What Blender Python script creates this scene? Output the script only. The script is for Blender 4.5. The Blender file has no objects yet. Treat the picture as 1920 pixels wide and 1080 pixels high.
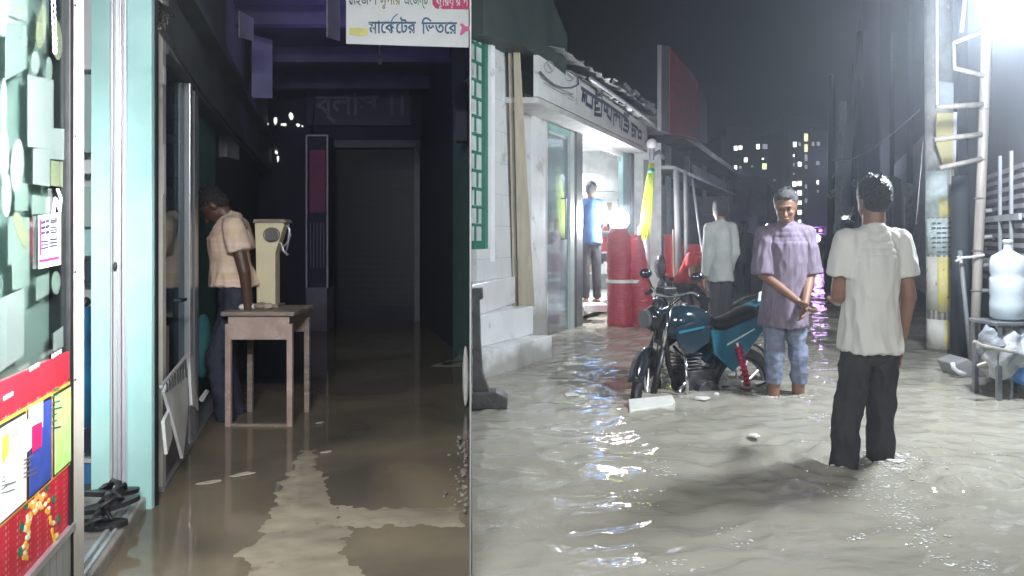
import bpy, bmesh, math, random
from mathutils import Vector, Matrix, noise
random.seed(7)
C = bpy.context.scene.collection
R = math.radians
# ------------------------------------------------------------------ camera, world, light, exposure
F = 1400.0; HC = 1.15; HY = 440.0
cam = bpy.data.cameras.new('camera'); co = bpy.data.objects.new('camera', cam); C.objects.link(co)
cam.sensor_width = 36; cam.lens = F/1920*36; cam.shift_y = -(540-HY)/1920; cam.clip_start = .05; cam.clip_end = 2000
co.location = (0, 0, HC); co.rotation_euler = (R(90), 0, 0)
bpy.context.scene.camera = co
vs = bpy.context.scene.view_settings
vs.view_transform = 'Standard'; vs.look = 'None'; vs.exposure = 0; vs.gamma = 1
w = bpy.data.worlds.new("World"); bpy.context.scene.world = w; w.use_nodes = True
nt = w.node_tree; bg = nt.nodes['Background']
sky = nt.nodes.new('ShaderNodeTexSky'); sky.sky_type = 'NISHITA'; sky.sun_disc = False
sky.sun_elevation = R(-4); sky.sun_rotation = R(200)
nt.links.new(sky.outputs[0], bg.inputs[0]); bg.inputs[1].default_value = .09

def light(name, kind, loc, power, color=(1, 1, 1), size=.3, size_y=None, target=None, spread=None, spot=None):
    l = bpy.data.lights.new(name, kind); o = bpy.data.objects.new(name, l); C.objects.link(o)
    o.location = loc; l.energy = power; l.color = color
    if kind == 'AREA':
        l.size = size
        if size_y: l.shape = 'RECTANGLE'; l.size_y = size_y
        if spread: l.spread = R(spread)
    else: l.shadow_soft_size = size
    if spot: l.spot_size = R(spot); l.spot_blend = .6
    if target:
        d = Vector(target)-Vector(loc); o.rotation_euler = d.to_track_quat('-Z', 'Y').to_euler()
    return o
COOL = (.86, .93, 1)
LAMP = Vector((3.07, 4.45, 2.575))
light('street_lamp_light', 'POINT', LAMP+Vector((-.1, 0, -.1)), 600, COOL, .17)
light('street_fill_light_behind', 'AREA', (3.0, -2.2, 2.6), 85, (1, .97, .93), 1.2, .2, (1.8, 5, 0), 170)  # unseen fill added behind the camera to light the shirt back
light('alley_tube_light', 'AREA', (-.45, -.5, 2.5), 76, (.95, .97, 1), 1.2, .12, (-1.35, 3.8, .6), 120)
light('display_fill_light', 'AREA', (.35, .5, 1.9), 70, (1, 1, .98), .4, .3, (-1.4, 1.6, 1.35), 46)  # unseen fill added above the view to brighten the display papers
light('passage_fill_light', 'AREA', (-.55, 1.0, 2.3), 16, (.95, .97, 1), .8, .12, (-1.2, 2.2, .9), 130)  # unseen fill added overhead to brighten the near alley wall
light('alley_far_glow', 'AREA', (-1.3, 5.9, 2.3), 5, (.5, .42, 1), .6, .3, (-1.5, 6.8, 3.1), 150)
light('shop_ceiling_light', 'AREA', (.4, 11.0, 2.5), 90, (1, 1, 1), .9, .9, (.4, 11.0, 0), 170)
light('work_lamp_light', 'POINT', (1.47, 10.1, 1.36), 190, (.95, .97, 1), .1)
light('side_shop_light', 'AREA', (1.15, 13.0, 2.2), 30, (.95, 1, 1), .5, .5, (1.2, 12.9, 0), 170)
light('far_vehicle_light', 'POINT', (13.6, 33, 1.3), 60, (.7, .35, 1), .15)
light('far_street_light', 'POINT', (9, 21, 3.2), 60, (.8, .8, 1), .15)

# ------------------------------------------------------------------ helpers
def Z(py, D): return HC-(py-HY)/F*D
def P(px, py, D): return Vector(((px-960)/F*D, D, Z(py, D)))
LX, LS = -.75, -.25          # left wall of the alley: X = LX + LS*Y
SX, SS = -3.08, .418         # left facade of the street
RX = 1.5                     # right facade of the street
def YL(px, xa=LX): return xa/((px-960)/F-LS)
def YS(px, xa=SX): return xa/((px-960)/F-SS)
def on(px, py, xa, s):
    D = xa/((px-960)/F-s); return P(px, py, D)

MATS = {}
def mat(name, col, rough=.6, col2=None, scale=6, metal=0, bump=0, bscale=None, detail=5, stretch=(1, 1, 1), spec=.5, dirt=None, thr=(.35, .65), emit=0, wave=None, trans=0, coat=0, tide=None):
    if name in MATS: return MATS[name]
    m = bpy.data.materials.new(name); m.use_nodes = True; MATS[name] = m
    n = m.node_tree; b = n.nodes['Principled BSDF']
    b.inputs['Roughness'].default_value = rough; b.inputs['Metallic'].default_value = metal
    b.inputs['Specular IOR Level'].default_value = spec
    b.inputs['Coat Weight'].default_value = coat
    c = (*col, 1)
    tc = n.nodes.new('ShaderNodeTexCoord'); mp = n.nodes.new('ShaderNodeMapping'); mp.inputs['Scale'].default_value = stretch
    n.links.new(tc.outputs['Object'], mp.inputs[0])
    if col2 is None: col2 = tuple(x*.78 for x in col)
    nz = n.nodes.new('ShaderNodeTexNoise'); nz.inputs['Scale'].default_value = scale; nz.inputs['Detail'].default_value = detail
    n.links.new(mp.outputs[0], nz.inputs[0])
    mr = n.nodes.new('ShaderNodeMapRange'); mr.inputs[1].default_value = thr[0]; mr.inputs[2].default_value = thr[1]
    n.links.new(nz.outputs[0], mr.inputs[0])
    mx = n.nodes.new('ShaderNodeMix'); mx.data_type = 'RGBA'
    mx.inputs[6].default_value = c; mx.inputs[7].default_value = (*col2, 1)
    n.links.new(mr.outputs[0], mx.inputs[0]); out = mx.outputs[2]
    if dirt:
        n2 = n.nodes.new('ShaderNodeTexNoise'); n2.inputs['Scale'].default_value = dirt[1]; n2.inputs['Detail'].default_value = 8; n2.inputs['Roughness'].default_value = .7
        n.links.new(mp.outputs[0], n2.inputs[0])
        r2 = n.nodes.new('ShaderNodeMapRange'); r2.inputs[1].default_value = dirt[2]; r2.inputs[2].default_value = dirt[2]+.08
        n.links.new(n2.outputs[0], r2.inputs[0])
        m2 = n.nodes.new('ShaderNodeMix'); m2.data_type = 'RGBA'; m2.inputs[7].default_value = (*dirt[0], 1)
        n.links.new(out, m2.inputs[6]); n.links.new(r2.outputs[0], m2.inputs[0]); out = m2.outputs[2]
    if tide:   # grime left by earlier flood levels, with an uneven upper line
        s3 = n.nodes.new('ShaderNodeSeparateXYZ'); n.links.new(tc.outputs['Object'], s3.inputs[0])
        n3 = n.nodes.new('ShaderNodeTexNoise'); n3.inputs['Scale'].default_value = 3.5; n3.inputs['Detail'].default_value = 7; n.links.new(tc.outputs['Object'], n3.inputs[0])
        a3 = n.nodes.new('ShaderNodeMath'); a3.operation = 'MULTIPLY_ADD'; a3.inputs[1].default_value = -.45; n.links.new(n3.outputs[0], a3.inputs[0]); n.links.new(s3.outputs[2], a3.inputs[2])
        r3 = n.nodes.new('ShaderNodeMapRange'); r3.inputs[1].default_value = tide-.22; r3.inputs[2].default_value = tide-.10; r3.inputs[3].default_value = .75; r3.inputs[4].default_value = 0; n.links.new(a3.outputs[0], r3.inputs[0])
        m4 = n.nodes.new('ShaderNodeMix'); m4.data_type = 'RGBA'; m4.inputs[7].default_value = (.27, .26, .23, 1); n.links.new(out, m4.inputs[6]); n.links.new(r3.outputs[0], m4.inputs[0]); out = m4.outputs[2]
    n.links.new(out, b.inputs['Base Color'])
    if wave:   # tile or board joints: (scale_vector) brick pattern
        br = n.nodes.new('ShaderNodeTexBrick'); br.inputs['Scale'].default_value = wave[0]
        br.inputs['Mortar Size'].default_value = wave[1]; br.inputs['Brick Width'].default_value = wave[2]; br.inputs['Row Height'].default_value = wave[3]
        br.offset = wave[4]
        sp = n.nodes.new('ShaderNodeSeparateXYZ'); cb = n.nodes.new('ShaderNodeCombineXYZ')
        n.links.new(tc.outputs['Object'], sp.inputs[0]); n.links.new(sp.outputs[1], cb.inputs[0]); n.links.new(sp.outputs[2], cb.inputs[1])
        n.links.new(cb.outputs[0], br.inputs[0])
        m3 = n.nodes.new('ShaderNodeMix'); m3.data_type = 'RGBA'; m3.inputs[7].default_value = tuple(x*.72 for x in col)+(1,)
        n.links.new(out, m3.inputs[6]); n.links.new(br.outputs['Fac'], m3.inputs[0]); n.links.new(m3.outputs[2], b.inputs['Base Color'])
    if bump:
        nb = n.nodes.new('ShaderNodeTexNoise'); nb.inputs['Scale'].default_value = bscale or scale*3; nb.inputs['Detail'].default_value = 6
        n.links.new(mp.outputs[0], nb.inputs[0])
        bp = n.nodes.new('ShaderNodeBump'); bp.inputs['Strength'].default_value = bump; bp.inputs['Distance'].default_value = .02
        n.links.new(nb.outputs[0], bp.inputs['Height']); n.links.new(bp.outputs[0], b.inputs['Normal'])
    if emit:
        b.inputs['Emission Color'].default_value = c; b.inputs['Emission Strength'].default_value = emit
    if trans: b.inputs['Transmission Weight'].default_value = trans
    return m
def glass(name, tint=(1, 1, 1), refl=.12, rough=.02, body=0, bodycol=(.3, .4, .4)):
    m = bpy.data.materials.new(name); m.use_nodes = True; n = m.node_tree; n.nodes.clear()
    o = n.nodes.new('ShaderNodeOutputMaterial'); t = n.nodes.new('ShaderNodeBsdfTransparent'); t.inputs[0].default_value = (*tint, 1)
    g = n.nodes.new('ShaderNodeBsdfGlossy'); g.inputs['Roughness'].default_value = rough
    lw = n.nodes.new('ShaderNodeLayerWeight'); lw.inputs[0].default_value = .35
    ad = n.nodes.new('ShaderNodeMath'); ad.operation = 'MULTIPLY_ADD'; ad.inputs[1].default_value = .5; ad.inputs[2].default_value = refl; ad.use_clamp = True
    n.links.new(lw.outputs['Fresnel'], ad.inputs[0])
    d = n.nodes.new('ShaderNodeBsdfDiffuse'); d.inputs[0].default_value = (*bodycol, 1)
    m0 = n.nodes.new('ShaderNodeMixShader'); m0.inputs[0].default_value = body
    n.links.new(t.outputs[0], m0.inputs[1]); n.links.new(d.outputs[0], m0.inputs[2])
    mx = n.nodes.new('ShaderNodeMixShader'); n.links.new(ad.outputs[0], mx.inputs[0]); n.links.new(m0.outputs[0], mx.inputs[1]); n.links.new(g.outputs[0], mx.inputs[2])
    n.links.new(mx.outputs[0], o.inputs[0]); return m

class B:
    def __init__(s): s.v = []; s.f = []; s.m = []; s.mi = 0
    def add(s, v, f):
        k = len(s.v); s.v += [Vector(p) for p in v]; s.f += [tuple(i+k for i in q) for q in f]; s.m += [s.mi]*len(f); return s
    def hexa(s, c): return s.add(c, [(0, 3, 2, 1), (4, 5, 6, 7), (0, 1, 5, 4), (1, 2, 6, 5), (2, 3, 7, 6), (3, 0, 4, 7)])
    def box(s, c, d, rz=0, rx=0, ry=0):
        M = Matrix.Translation(c) @ Matrix.Rotation(rz, 4, 'Z') @ Matrix.Rotation(rx, 4, 'X') @ Matrix.Rotation(ry, 4, 'Y')
        x, y, z = d[0]/2, d[1]/2, d[2]/2
        return s.hexa([M @ Vector(p) for p in [(-x, -y, -z), (x, -y, -z), (x, y, -z), (-x, y, -z), (-x, -y, z), (x, -y, z), (x, y, z), (-x, y, z)]])
    def sbox(s, xa, sl, y0, y1, o0, o1, z0, z1):
        X = lambda y, o: xa+sl*y+o
        return s.hexa([(X(y0, o0), y0, z0), (X(y0, o1), y0, z0), (X(y1, o1), y1, z0), (X(y1, o0), y1, z0), (X(y0, o0), y0, z1), (X(y0, o1), y0, z1), (X(y1, o1), y1, z1), (X(y1, o0), y1, z1)])
    def cyl(s, a, b, r0, r1=None, n=14, caps=True):
        r1 = r0 if r1 is None else r1; a = Vector(a); b = Vector(b); d = (b-a).normalized()
        u = d.orthogonal().normalized(); w_ = d.cross(u); v = []; f = []
        for p, r in ((a, r0), (b, r1)):
            for i in range(n):
                t = 2*math.pi*i/n; v.append(p+u*math.cos(t)*r+w_*math.sin(t)*r)
        for i in range(n): j = (i+1) % n; f.append((i, j, n+j, n+i))
        if caps: f.append(tuple(range(n-1, -1, -1))); f.append(tuple(range(n, 2*n)))
        return s.add(v, f)
    def sph(s, c, r, n=14, m=9, M=None):
        if isinstance(r, (int, float)): r = (r, r, r)
        c = Vector(c); v = [(0, 0, -1)]; f = []
        for j in range(1, m):
            ph = -math.pi/2+math.pi*j/m
            for i in range(n): t = 2*math.pi*i/n; v.append((math.cos(t)*math.cos(ph), math.sin(t)*math.cos(ph), math.sin(ph)))
        v.append((0, 0, 1))
        for i in range(n): j = (i+1) % n; f.append((0, 1+j, 1+i)); f.append((len(v)-1, 1+(m-2)*n+i, 1+(m-2)*n+j))
        for k in range(m-2):
            for i in range(n): j = (i+1) % n; f.append((1+k*n+i, 1+k*n+j, 1+(k+1)*n+j, 1+(k+1)*n+i))
        q = []
        for p in v:
            p = Vector((p[0]*r[0], p[1]*r[1], p[2]*r[2]))
            if M: p = M @ p
            q.append(c+p)
        return s.add(q, f)
    def cap(s, a, b, r0, r1=None, n=12):
        r1 = r0 if r1 is None else r1
        s.cyl(a, b, r0, r1, n); s.sph(a, r0*.999, n, 7); return s.sph(b, r1*.999, n, 7)
    def tube(s, pts, r, n=8, closed=False):
        pts = [Vector(p) for p in pts]; N = len(pts); rr = r if isinstance(r, (list, tuple)) else [r]*N
        v = []; f = []; u = None
        for i, p in enumerate(pts):
            a = pts[i-1] if (i or closed) else p; b = pts[(i+1) % N] if (i < N-1 or closed) else p
            d = (b-a).normalized()
            if u is None: u = d.orthogonal().normalized()
            u = (u-d*u.dot(d)); u = u.normalized() if u.length > 1e-6 else d.orthogonal().normalized(); w_ = d.cross(u)
            for k in range(n): t = 2*math.pi*k/n; v.append(p+u*math.cos(t)*rr[i]+w_*math.sin(t)*rr[i])
        for i in range(N if closed else N-1):
            for k in range(n):
                j = (k+1) % n; i2 = (i+1) % N; f.append((i*n+k, i*n+j, i2*n+j, i2*n+k))
        if not closed: f.append(tuple(range(n-1, -1, -1))); f.append(tuple(range((N-1)*n, N*n)))
        return s.add(v, f)
    def loft(s, rings, caps=True):
        n = len(rings[0]); v = [p for r in rings for p in r]; f = []
        for i in range(len(rings)-1):
            for k in range(n): j = (k+1) % n; f.append((i*n+k, i*n+j, (i+1)*n+j, (i+1)*n+k))
        if caps: f.append(tuple(range(n-1, -1, -1))); f.append(tuple(range((len(rings)-1)*n, len(rings)*n)))
        return s.add(v, f)
    def prism(s, poly, d):      # polygon of points pushed along vector d
        d = Vector(d); n = len(poly); v = [Vector(p) for p in poly]+[Vector(p)+d for p in poly]
        f = [tuple(range(n-1, -1, -1)), tuple(range(n, 2*n))]+[(i, (i+1) % n, n+(i+1) % n, n+i) for i in range(n)]
        return s.add(v, f)
    def build(s, name, m=None, parent=None, label=None, cat=None, group=None, kind=None, smooth=False, bevel=0, org=None):
        me = bpy.data.meshes.new(name)
        if parent is not None: off = wl(parent)
        elif org is not None: off = Vector(org)
        else:
            xs = [p.x for p in s.v]; ys = [p.y for p in s.v]
            off = Vector(((min(xs)+max(xs))/2, (min(ys)+max(ys))/2, min(p.z for p in s.v)))
            if kind: off = Vector((0, 0, 0))
        me.from_pydata([p-off for p in s.v], [], s.f)
        ms = m if isinstance(m, list) else [m]
        for x in ms: me.materials.append(x)
        for p, i in zip(me.polygons, s.m): p.material_index = i; p.use_smooth = smooth
        bm = bmesh.new(); bm.from_mesh(me); bmesh.ops.recalc_face_normals(bm, faces=bm.faces); bm.to_mesh(me); bm.free()
        o = bpy.data.objects.new(name, me); C.objects.link(o)
        if parent is not None: o.parent = parent
        else: o.location = off
        if bevel:
            bv = o.modifiers.new('bevel', 'BEVEL'); bv.width = bevel; bv.segments = 2; bv.limit_method = 'ANGLE'; bv.angle_limit = R(40)
        tag(o, label, cat, group, kind); return o
def wl(o):
    v = Vector((0, 0, 0))
    while o is not None: v += o.location; o = o.parent
    return v
def tag(o, label=None, cat=None, group=None, kind=None):
    if label: o['label'] = label
    if cat: o['category'] = cat
    if group: o['group'] = group
    if kind: o['kind'] = kind
    return o
def thing(name, label, cat, loc, group=None):
    o = bpy.data.objects.new(name, None); C.objects.link(o); o.location = loc; o.empty_display_size = .1
    return tag(o, label, cat, group)
def offs(o, d):
    o.location += Vector(d)

def text(b, s, size, f, bold=0.0, fit=None):
    """writing as flat letter faces; f(u, v) maps letter coordinates to the surface"""
    c = bpy.data.curves.new('writing', 'FONT'); c.body = s; c.size = size; c.resolution_u = 3; c.offset = bold
    o = bpy.data.objects.new('writing', c); C.objects.link(o)
    dg = bpy.context.evaluated_depsgraph_get(); dg.update()
    me = o.evaluated_get(dg).to_mesh()
    wd = max([v.co.x for v in me.vertices] or [1]); k = fit/wd if fit else 1
    b.add([f(v.co.x*k, v.co.y) for v in me.vertices], [tuple(p.vertices) for p in me.polygons])
    bpy.data.objects.remove(o); bpy.data.curves.remove(c)
    return wd
def stroke(b, pts, wd, n):
    """ribbon strokes in 3d on a surface with normal n"""
    n = Vector(n).normalized(); pts = [Vector(p) for p in pts]
    for a, c in zip(pts, pts[1:]):
        d = (c-a)
        if d.length < 1e-6: continue
        d.normalize(); q = d.cross(n)*wd/2; a2 = a-d*wd/2; c2 = c+d*wd/2
        b.add([a2-q, c2-q, c2+q, a2+q], [(0, 1, 2, 3)])

def remeshed(b, name, m, parent, vox=.008, smooth=4, fold=None, label=None):
    """join overlapping lumps into one continuous skin"""
    me = bpy.data.meshes.new('tmp'); me.from_pydata(b.v, [], b.f)
    bm = bmesh.new(); bm.from_mesh(me); bmesh.ops.recalc_face_normals(bm, faces=bm.faces); bm.to_mesh(me); bm.free()
    o = bpy.data.objects.new('tmp', me); C.objects.link(o)
    r = o.modifiers.new('r', 'REMESH'); r.mode = 'VOXEL'; r.voxel_size = vox
    sm = o.modifiers.new('s', 'SMOOTH'); sm.iterations = smooth; sm.factor = .5
    dg = bpy.context.evaluated_depsgraph_get(); dg.update()
    nm = bpy.data.meshes.new_from_object(o.evaluated_get(dg)); nm.name = name
    bpy.data.objects.remove(o)
    off = wl(parent)
    nrm = [v.normal.copy() for v in nm.vertices]
    for v, nn in zip(nm.vertices, nrm):
        c = v.co.copy()
        if fold:
            amp, sc, st = fold
            q = Vector((c.x*st[0], c.y*st[1], c.z*st[2]))*sc
            h = noise.noise(q)+.5*noise.noise(q*2.1)
            h = max(-.35, .6-abs(h)*1.3)
            c += nn*h*amp
        v.co = c-off
    for p in nm.polygons: p.use_smooth = True
    nm.materials.clear(); nm.materials.append(m)
    o = bpy.data.objects.new(name, nm); C.objects.link(o); o.parent = parent
    if label: o['label'] = label
    return o
#@@MATERIALS
# ------------------------------------------------------------------ materials
M_teal = mat('teal_wall_paint', (.42, .68, .66), .55, (.34, .6, .58), 5, dirt=((.62, .62, .55), 3.2, .62), bump=.1)
M_green = mat('green_wall_paint', (.16, .34, .29), .55, (.12, .27, .24), 5, dirt=((.3, .33, .28), 4, .6), bump=.1)
M_white = mat('white_paint', (.78, .79, .8), .45, (.68, .69, .7), 4, dirt=((.45, .44, .4), 5, .6))
M_alu = mat('aluminium', (.72, .74, .78), .28, (.6, .62, .66), 9, metal=.6, stretch=(1, 1, .1))
M_cream = mat('cream_post_paint', (.7, .68, .62), .5, (.58, .56, .5), 5, dirt=((.3, .28, .25), 8, .66))
M_black = mat('black_rubber', (.012, .012, .014), .4, (.02, .02, .022), 20)
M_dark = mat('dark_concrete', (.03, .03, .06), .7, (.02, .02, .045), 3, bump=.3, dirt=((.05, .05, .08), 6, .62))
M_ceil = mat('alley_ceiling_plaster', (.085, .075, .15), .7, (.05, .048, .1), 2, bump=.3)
M_conc = mat('grey_concrete', (.3, .3, .3), .7, (.2, .2, .2), 3, bump=.4, dirt=((.12, .12, .12), 5, .62))
M_tile = mat('white_tiles', (.62, .63, .63), .22, (.56, .57, .57), 3, wave=(1, .004, .42, .3, .5), dirt=((.38, .38, .35), 4, .58), tide=.42)
M_wood = mat('worn_wood', (.32, .25, .2), .6, (.2, .16, .14), 8, stretch=(1, 1, 6), bump=.3, dirt=((.46, .4, .36), 9, .6))
M_beige = mat('beige_post_wood', (.42, .38, .28), .6, (.34, .3, .22), 8, stretch=(3, 3, .4), bump=.2, dirt=((.22, .2, .16), 6, .63))
M_red = mat('red_print', (.62, .03, .05), .4, (.5, .02, .04), 5)
M_yel = mat('orange_yellow_print', (.8, .45, .08), .4)
M_blue = mat('navy_print', (.03, .06, .3), .4, (.06, .1, .42), 25)
M_lgreen = mat('lime_print', (.45, .75, .2), .45, (.55, .8, .35), 20)
M_paper = mat('white_paper', (.82, .84, .84), .55, (.76, .79, .79), 10)
M_ppale = mat('pale_paper', (.62, .72, .67), .55, (.52, .64, .6), 5)
M_pyel = mat('yellowed_paper', (.75, .74, .5), .55)
M_ink = mat('dark_ink', (.03, .035, .08), .5)
M_tealink = mat('teal_ink', (.02, .13, .2), .5, (.03, .1, .22), 8)
M_magenta = mat('magenta_print', (.6, .02, .14), .45)
M_pink = mat('pink_print', (.8, .12, .35), .45)
M_backboard = mat('grey_green_backboard', (.32, .43, .41), .5, (.45, .56, .53), 2.2)
M_glass = glass('clear_glass', (.93, .98, .97), .05)
M_glassd = glass('dark_shop_glass', (.5, .62, .66), .07)
M_chrome = mat('chrome', (.75, .76, .78), .15, metal=1)
M_steel = mat('painted_steel', (.25, .26, .28), .4, (.16, .17, .18), 8, metal=.5)
M_bikeblack = mat('black_bike_paint', (.012, .014, .018), .18, (.02, .022, .028), 6, coat=.5)
M_biketeal = mat('teal_bike_paint', (.025, .16, .24), .2, (.02, .12, .19), 6, coat=.6)
M_engine = mat('engine_metal', (.16, .16, .17), .4, (.06, .06, .065), 14, metal=.7, bump=.3)
M_redpaint = mat('red_spring_paint', (.5, .02, .08), .3)
M_redplastic = mat('red_plastic_roll', (.42, .06, .08), .3, (.36, .03, .05), 9, bump=.7, bscale=20, stretch=(1, 1, 3), dirt=((.7, .5, .5), 14, .68))
M_yelgr = mat('yellow_green_plastic', (.45, .56, .02), .35, (.28, .4, .02), 12, bump=.3)
M_skin = mat('brown_skin', (.26, .14, .09), .5, (.2, .1, .065), 12, bump=.08)
M_skind = mat('dark_brown_skin', (.11, .055, .035), .45, (.08, .04, .028), 12, bump=.08)
M_hair = mat('black_hair', (.012, .011, .011), .45, (.03, .028, .03), 60, bump=1, bscale=110)
M_hairg = mat('grey_black_hair', (.05, .048, .05), .5, (.12, .115, .115), 60, bump=1, bscale=110)
M_tee = mat('white_cotton', (.66, .66, .62), .85, (.6, .6, .56), 5, bump=.25, bscale=14, stretch=(2, 2, .7))
M_purple = mat('mauve_checked_cotton', (.215, .175, .23), .85, (.15, .12, .17), 38, bump=.2, bscale=14, stretch=(1.6, 1.6, .25))
M_greyshirt = mat('pale_grey_cotton', (.42, .44, .42), .85, bump=.2, bscale=14)
M_peach = mat('peach_striped_cotton', (.78, .6, .5), .8, (.66, .5, .34), 12, stretch=(.15, .15, 3), bump=.3, bscale=10)
M_bshirt = mat('blue_cotton', (.04, .12, .3), .85, bump=.2)
M_dshirt = mat('dark_cotton', (.035, .035, .045), .85, bump=.2)
M_redcloth = mat('red_cotton', (.5, .03, .03), .8, (.38, .02, .03), 7, bump=.3)
M_black_tr = mat('black_trousers_cloth', (.022, .022, .026), .8, (.035, .035, .04), 6, bump=.35, bscale=9)
M_jeans = mat('blue_grey_denim', (.13, .16, .24), .8, (.2, .23, .31), 16, bump=.5, bscale=12, stretch=(1, 1, 2.4))
M_dkblue_tr = mat('navy_trousers_cloth', (.03, .035, .06), .8, bump=.3, bscale=9)
M_foil = mat('corrugated_tin', (.42, .43, .44), .38, (.2, .2, .2), 3, metal=.55, dirt=((.1, .09, .08), 5, .58), bump=.4, bscale=8)
M_signw = mat('white_signboard', (.6, .6, .58), .5, (.5, .5, .49), 3, dirt=((.3, .3, .3), 4, .7))
M_redboard = mat('dark_red_billboard', (.4, .02, .07), .55, (.3, .02, .055), 3)
M_tarp = mat('dark_green_tarpaulin', (.028, .042, .036), .6, (.015, .024, .022), 2.5, bump=.6, bscale=3)
M_ltgreen = mat('green_grille_paint', (.02, .16, .1), .4)
M_bamboo = mat('bamboo', (.42, .38, .33), .5, (.3, .27, .24), 5, stretch=(4, 4, .6), bump=.3)
M_bottle = mat('water_bottle_plastic', (.74, .82, .88), .12, (.7, .8, .87), 4, trans=.35)
M_sack = mat('white_woven_sack', (.5, .52, .54), .7, (.4, .42, .44), 10, bump=.8, bscale=10)
M_bluep = mat('blue_plastic', (.08, .25, .55), .35, bump=.3)
M_foam = mat('styrofoam', (.66, .66, .62), .7, (.55, .55, .5), 12, bump=.2)
M_globe = mat('white_globe_glass', (.6, .6, .6), .15, (.5, .5, .5), 3)
M_purplew = mat('dark_facade', (.05, .055, .07), .75, (.035, .04, .05), .7, bump=.4, bscale=3, dirt=((.085, .09, .1), 1.5, .6))
M_farw = mat('night_facade', (.11, .11, .13), .8, (.08, .08, .1), .3)
def emat(name, col, s):
    m = bpy.data.materials.new(name); m.use_nodes = True; b = m.node_tree.nodes['Principled BSDF']
    b.inputs['Base Color'].default_value = (.8, .8, .8, 1); b.inputs['Emission Color'].default_value = (*col, 1); b.inputs['Emission Strength'].default_value = s
    return m
E_lamp = emat('lamp_glow', (.85, .93, 1), 60)
E_work = emat('work_lamp_glow', (.92, .96, 1), 60)
E_win = emat('lit_window', (1, .99, .94), 7)
E_winy = emat('lit_yellow_window', (.9, .95, .5), 3)
E_wind = emat('dim_window', (.7, .75, .9), .9)
E_violet = emat('violet_headlight', (.75, .6, 1), 14)
E_pinkl = emat('pink_tail_lamp', (1, .15, .6), 7)
E_tube = emat('tube_glow', (.95, 1, 1), 3)
E_vent = emat('gap_chip_glow', (.95, .98, .9), 1.2)  # chips glow in place of light coming through the wall

def water_mat(name, col, col2, rough, bstr, bsc, foam=0, stretch=(1, 1, 1)):
    m = bpy.data.materials.new(name); m.use_nodes = True; n = m.node_tree; b = n.nodes['Principled BSDF']
    b.inputs['Roughness'].default_value = rough; b.inputs['IOR'].default_value = 1.33
    tc = n.nodes.new('ShaderNodeTexCoord'); mp = n.nodes.new('ShaderNodeMapping'); mp.inputs['Scale'].default_value = stretch
    n.links.new(tc.outputs['Object'], mp.inputs[0])
    nz = n.nodes.new('ShaderNodeTexNoise'); nz.inputs['Scale'].default_value = .9; nz.inputs['Detail'].default_value = 5; nz.inputs['Distortion'].default_value = 1.2
    n.links.new(mp.outputs[0], nz.inputs[0])
    mr = n.nodes.new('ShaderNodeMapRange'); mr.inputs[1].default_value = .35; mr.inputs[2].default_value = .68; n.links.new(nz.outputs[0], mr.inputs[0])
    mx = n.nodes.new('ShaderNodeMix'); mx.data_type = 'RGBA'; mx.inputs[6].default_value = (*col, 1); mx.inputs[7].default_value = (*col2, 1)
    n.links.new(mr.outputs[0], mx.inputs[0]); n.links.new(mx.outputs[2], b.inputs['Base Color'])
    n1 = n.nodes.new('ShaderNodeTexNoise'); n1.inputs['Scale'].default_value = bsc; n1.inputs['Detail'].default_value = 3.5; n1.inputs['Distortion'].default_value = .6
    n.links.new(mp.outputs[0], n1.inputs[0])
    bp = n.nodes.new('ShaderNodeBump'); bp.inputs['Strength'].default_value = bstr; bp.inputs['Distance'].default_value = .02
    n.links.new(n1.outputs[0], bp.inputs['Height']); n.links.new(bp.outputs[0], b.inputs['Normal'])
    return m
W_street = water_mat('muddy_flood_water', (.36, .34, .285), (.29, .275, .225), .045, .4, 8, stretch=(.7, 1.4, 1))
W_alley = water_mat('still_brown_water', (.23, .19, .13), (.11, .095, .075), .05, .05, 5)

#@@SETTING
# ------------------------------------------------------------------ ground and water
b = B(); b.add([(-150, -40, -.27), (150, -40, -.27), (150, 190, -.27), (-150, 190, -.27)], [(0, 1, 2, 3)])
b.build('ground', M_conc, kind='structure')
XD = (883-960)/F     # the line of the thin partition that parts alley and street
def waterheight(x, y):
    q = Vector((x*1.1+y*.35, y*1.9-x*.5, 0))
    h = noise.noise(q*1.3)*.016+noise.noise(q*3.1+Vector((5, 2, 1)))*.012+noise.noise(q*7.3)*.0045+noise.noise(q*15)*.002
    for (cx, cy, a, r) in ((1.70, 3.80, .02, .42), (1.80, 3.86, .02, .4), (2.05, 5.35, .012, .3), (2.25, 5.45, .012, .3), (2.2, 3.5, .014, .5)):
        d = math.hypot(x-cx, y-cy)
        if d < r*2.4: h += a*math.sin(d*42)*math.exp(-(d/r)**2)*(.6+noise.noise(q*6))
    fl = noise.noise(Vector((x*2.2+y*1.3, y*.9-x*.4, 4)))
    k = max(0, min(1, (1.9-(x-.2*y))/1.6)); c1 = noise.noise(Vector((x*3.2+y*1.4, y*5.5-x*2.4, 7))); c2 = noise.noise(Vector((x*7+y*2, y*12-x*5, 2)))
    return h+fl*.006+k*(.012*(1-abs(c1)*2)+.005*c2)
rows = 430; cols = 300; b = B(); v = []; f = []
for j in range(rows+1):
    y = 1.6*(62/1.6)**(j/rows)
    xl = XD*y+.004 if y < 6.5 else SX+SS*y-.35
    xr = RX+SS*y+.25
    for i in range(cols+1):
        x = xl+(xr-xl)*i/cols
        v.append((x, y, waterheight(x, y)*min(1, 14/y)))
for j in range(rows):
    for i in range(cols): k = j*(cols+1)+i; f.append((k, k+1, k+cols+2, k+cols+1))
b.add(v, f); o = b.build('flood_water', W_street, kind='structure', smooth=True)
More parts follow.
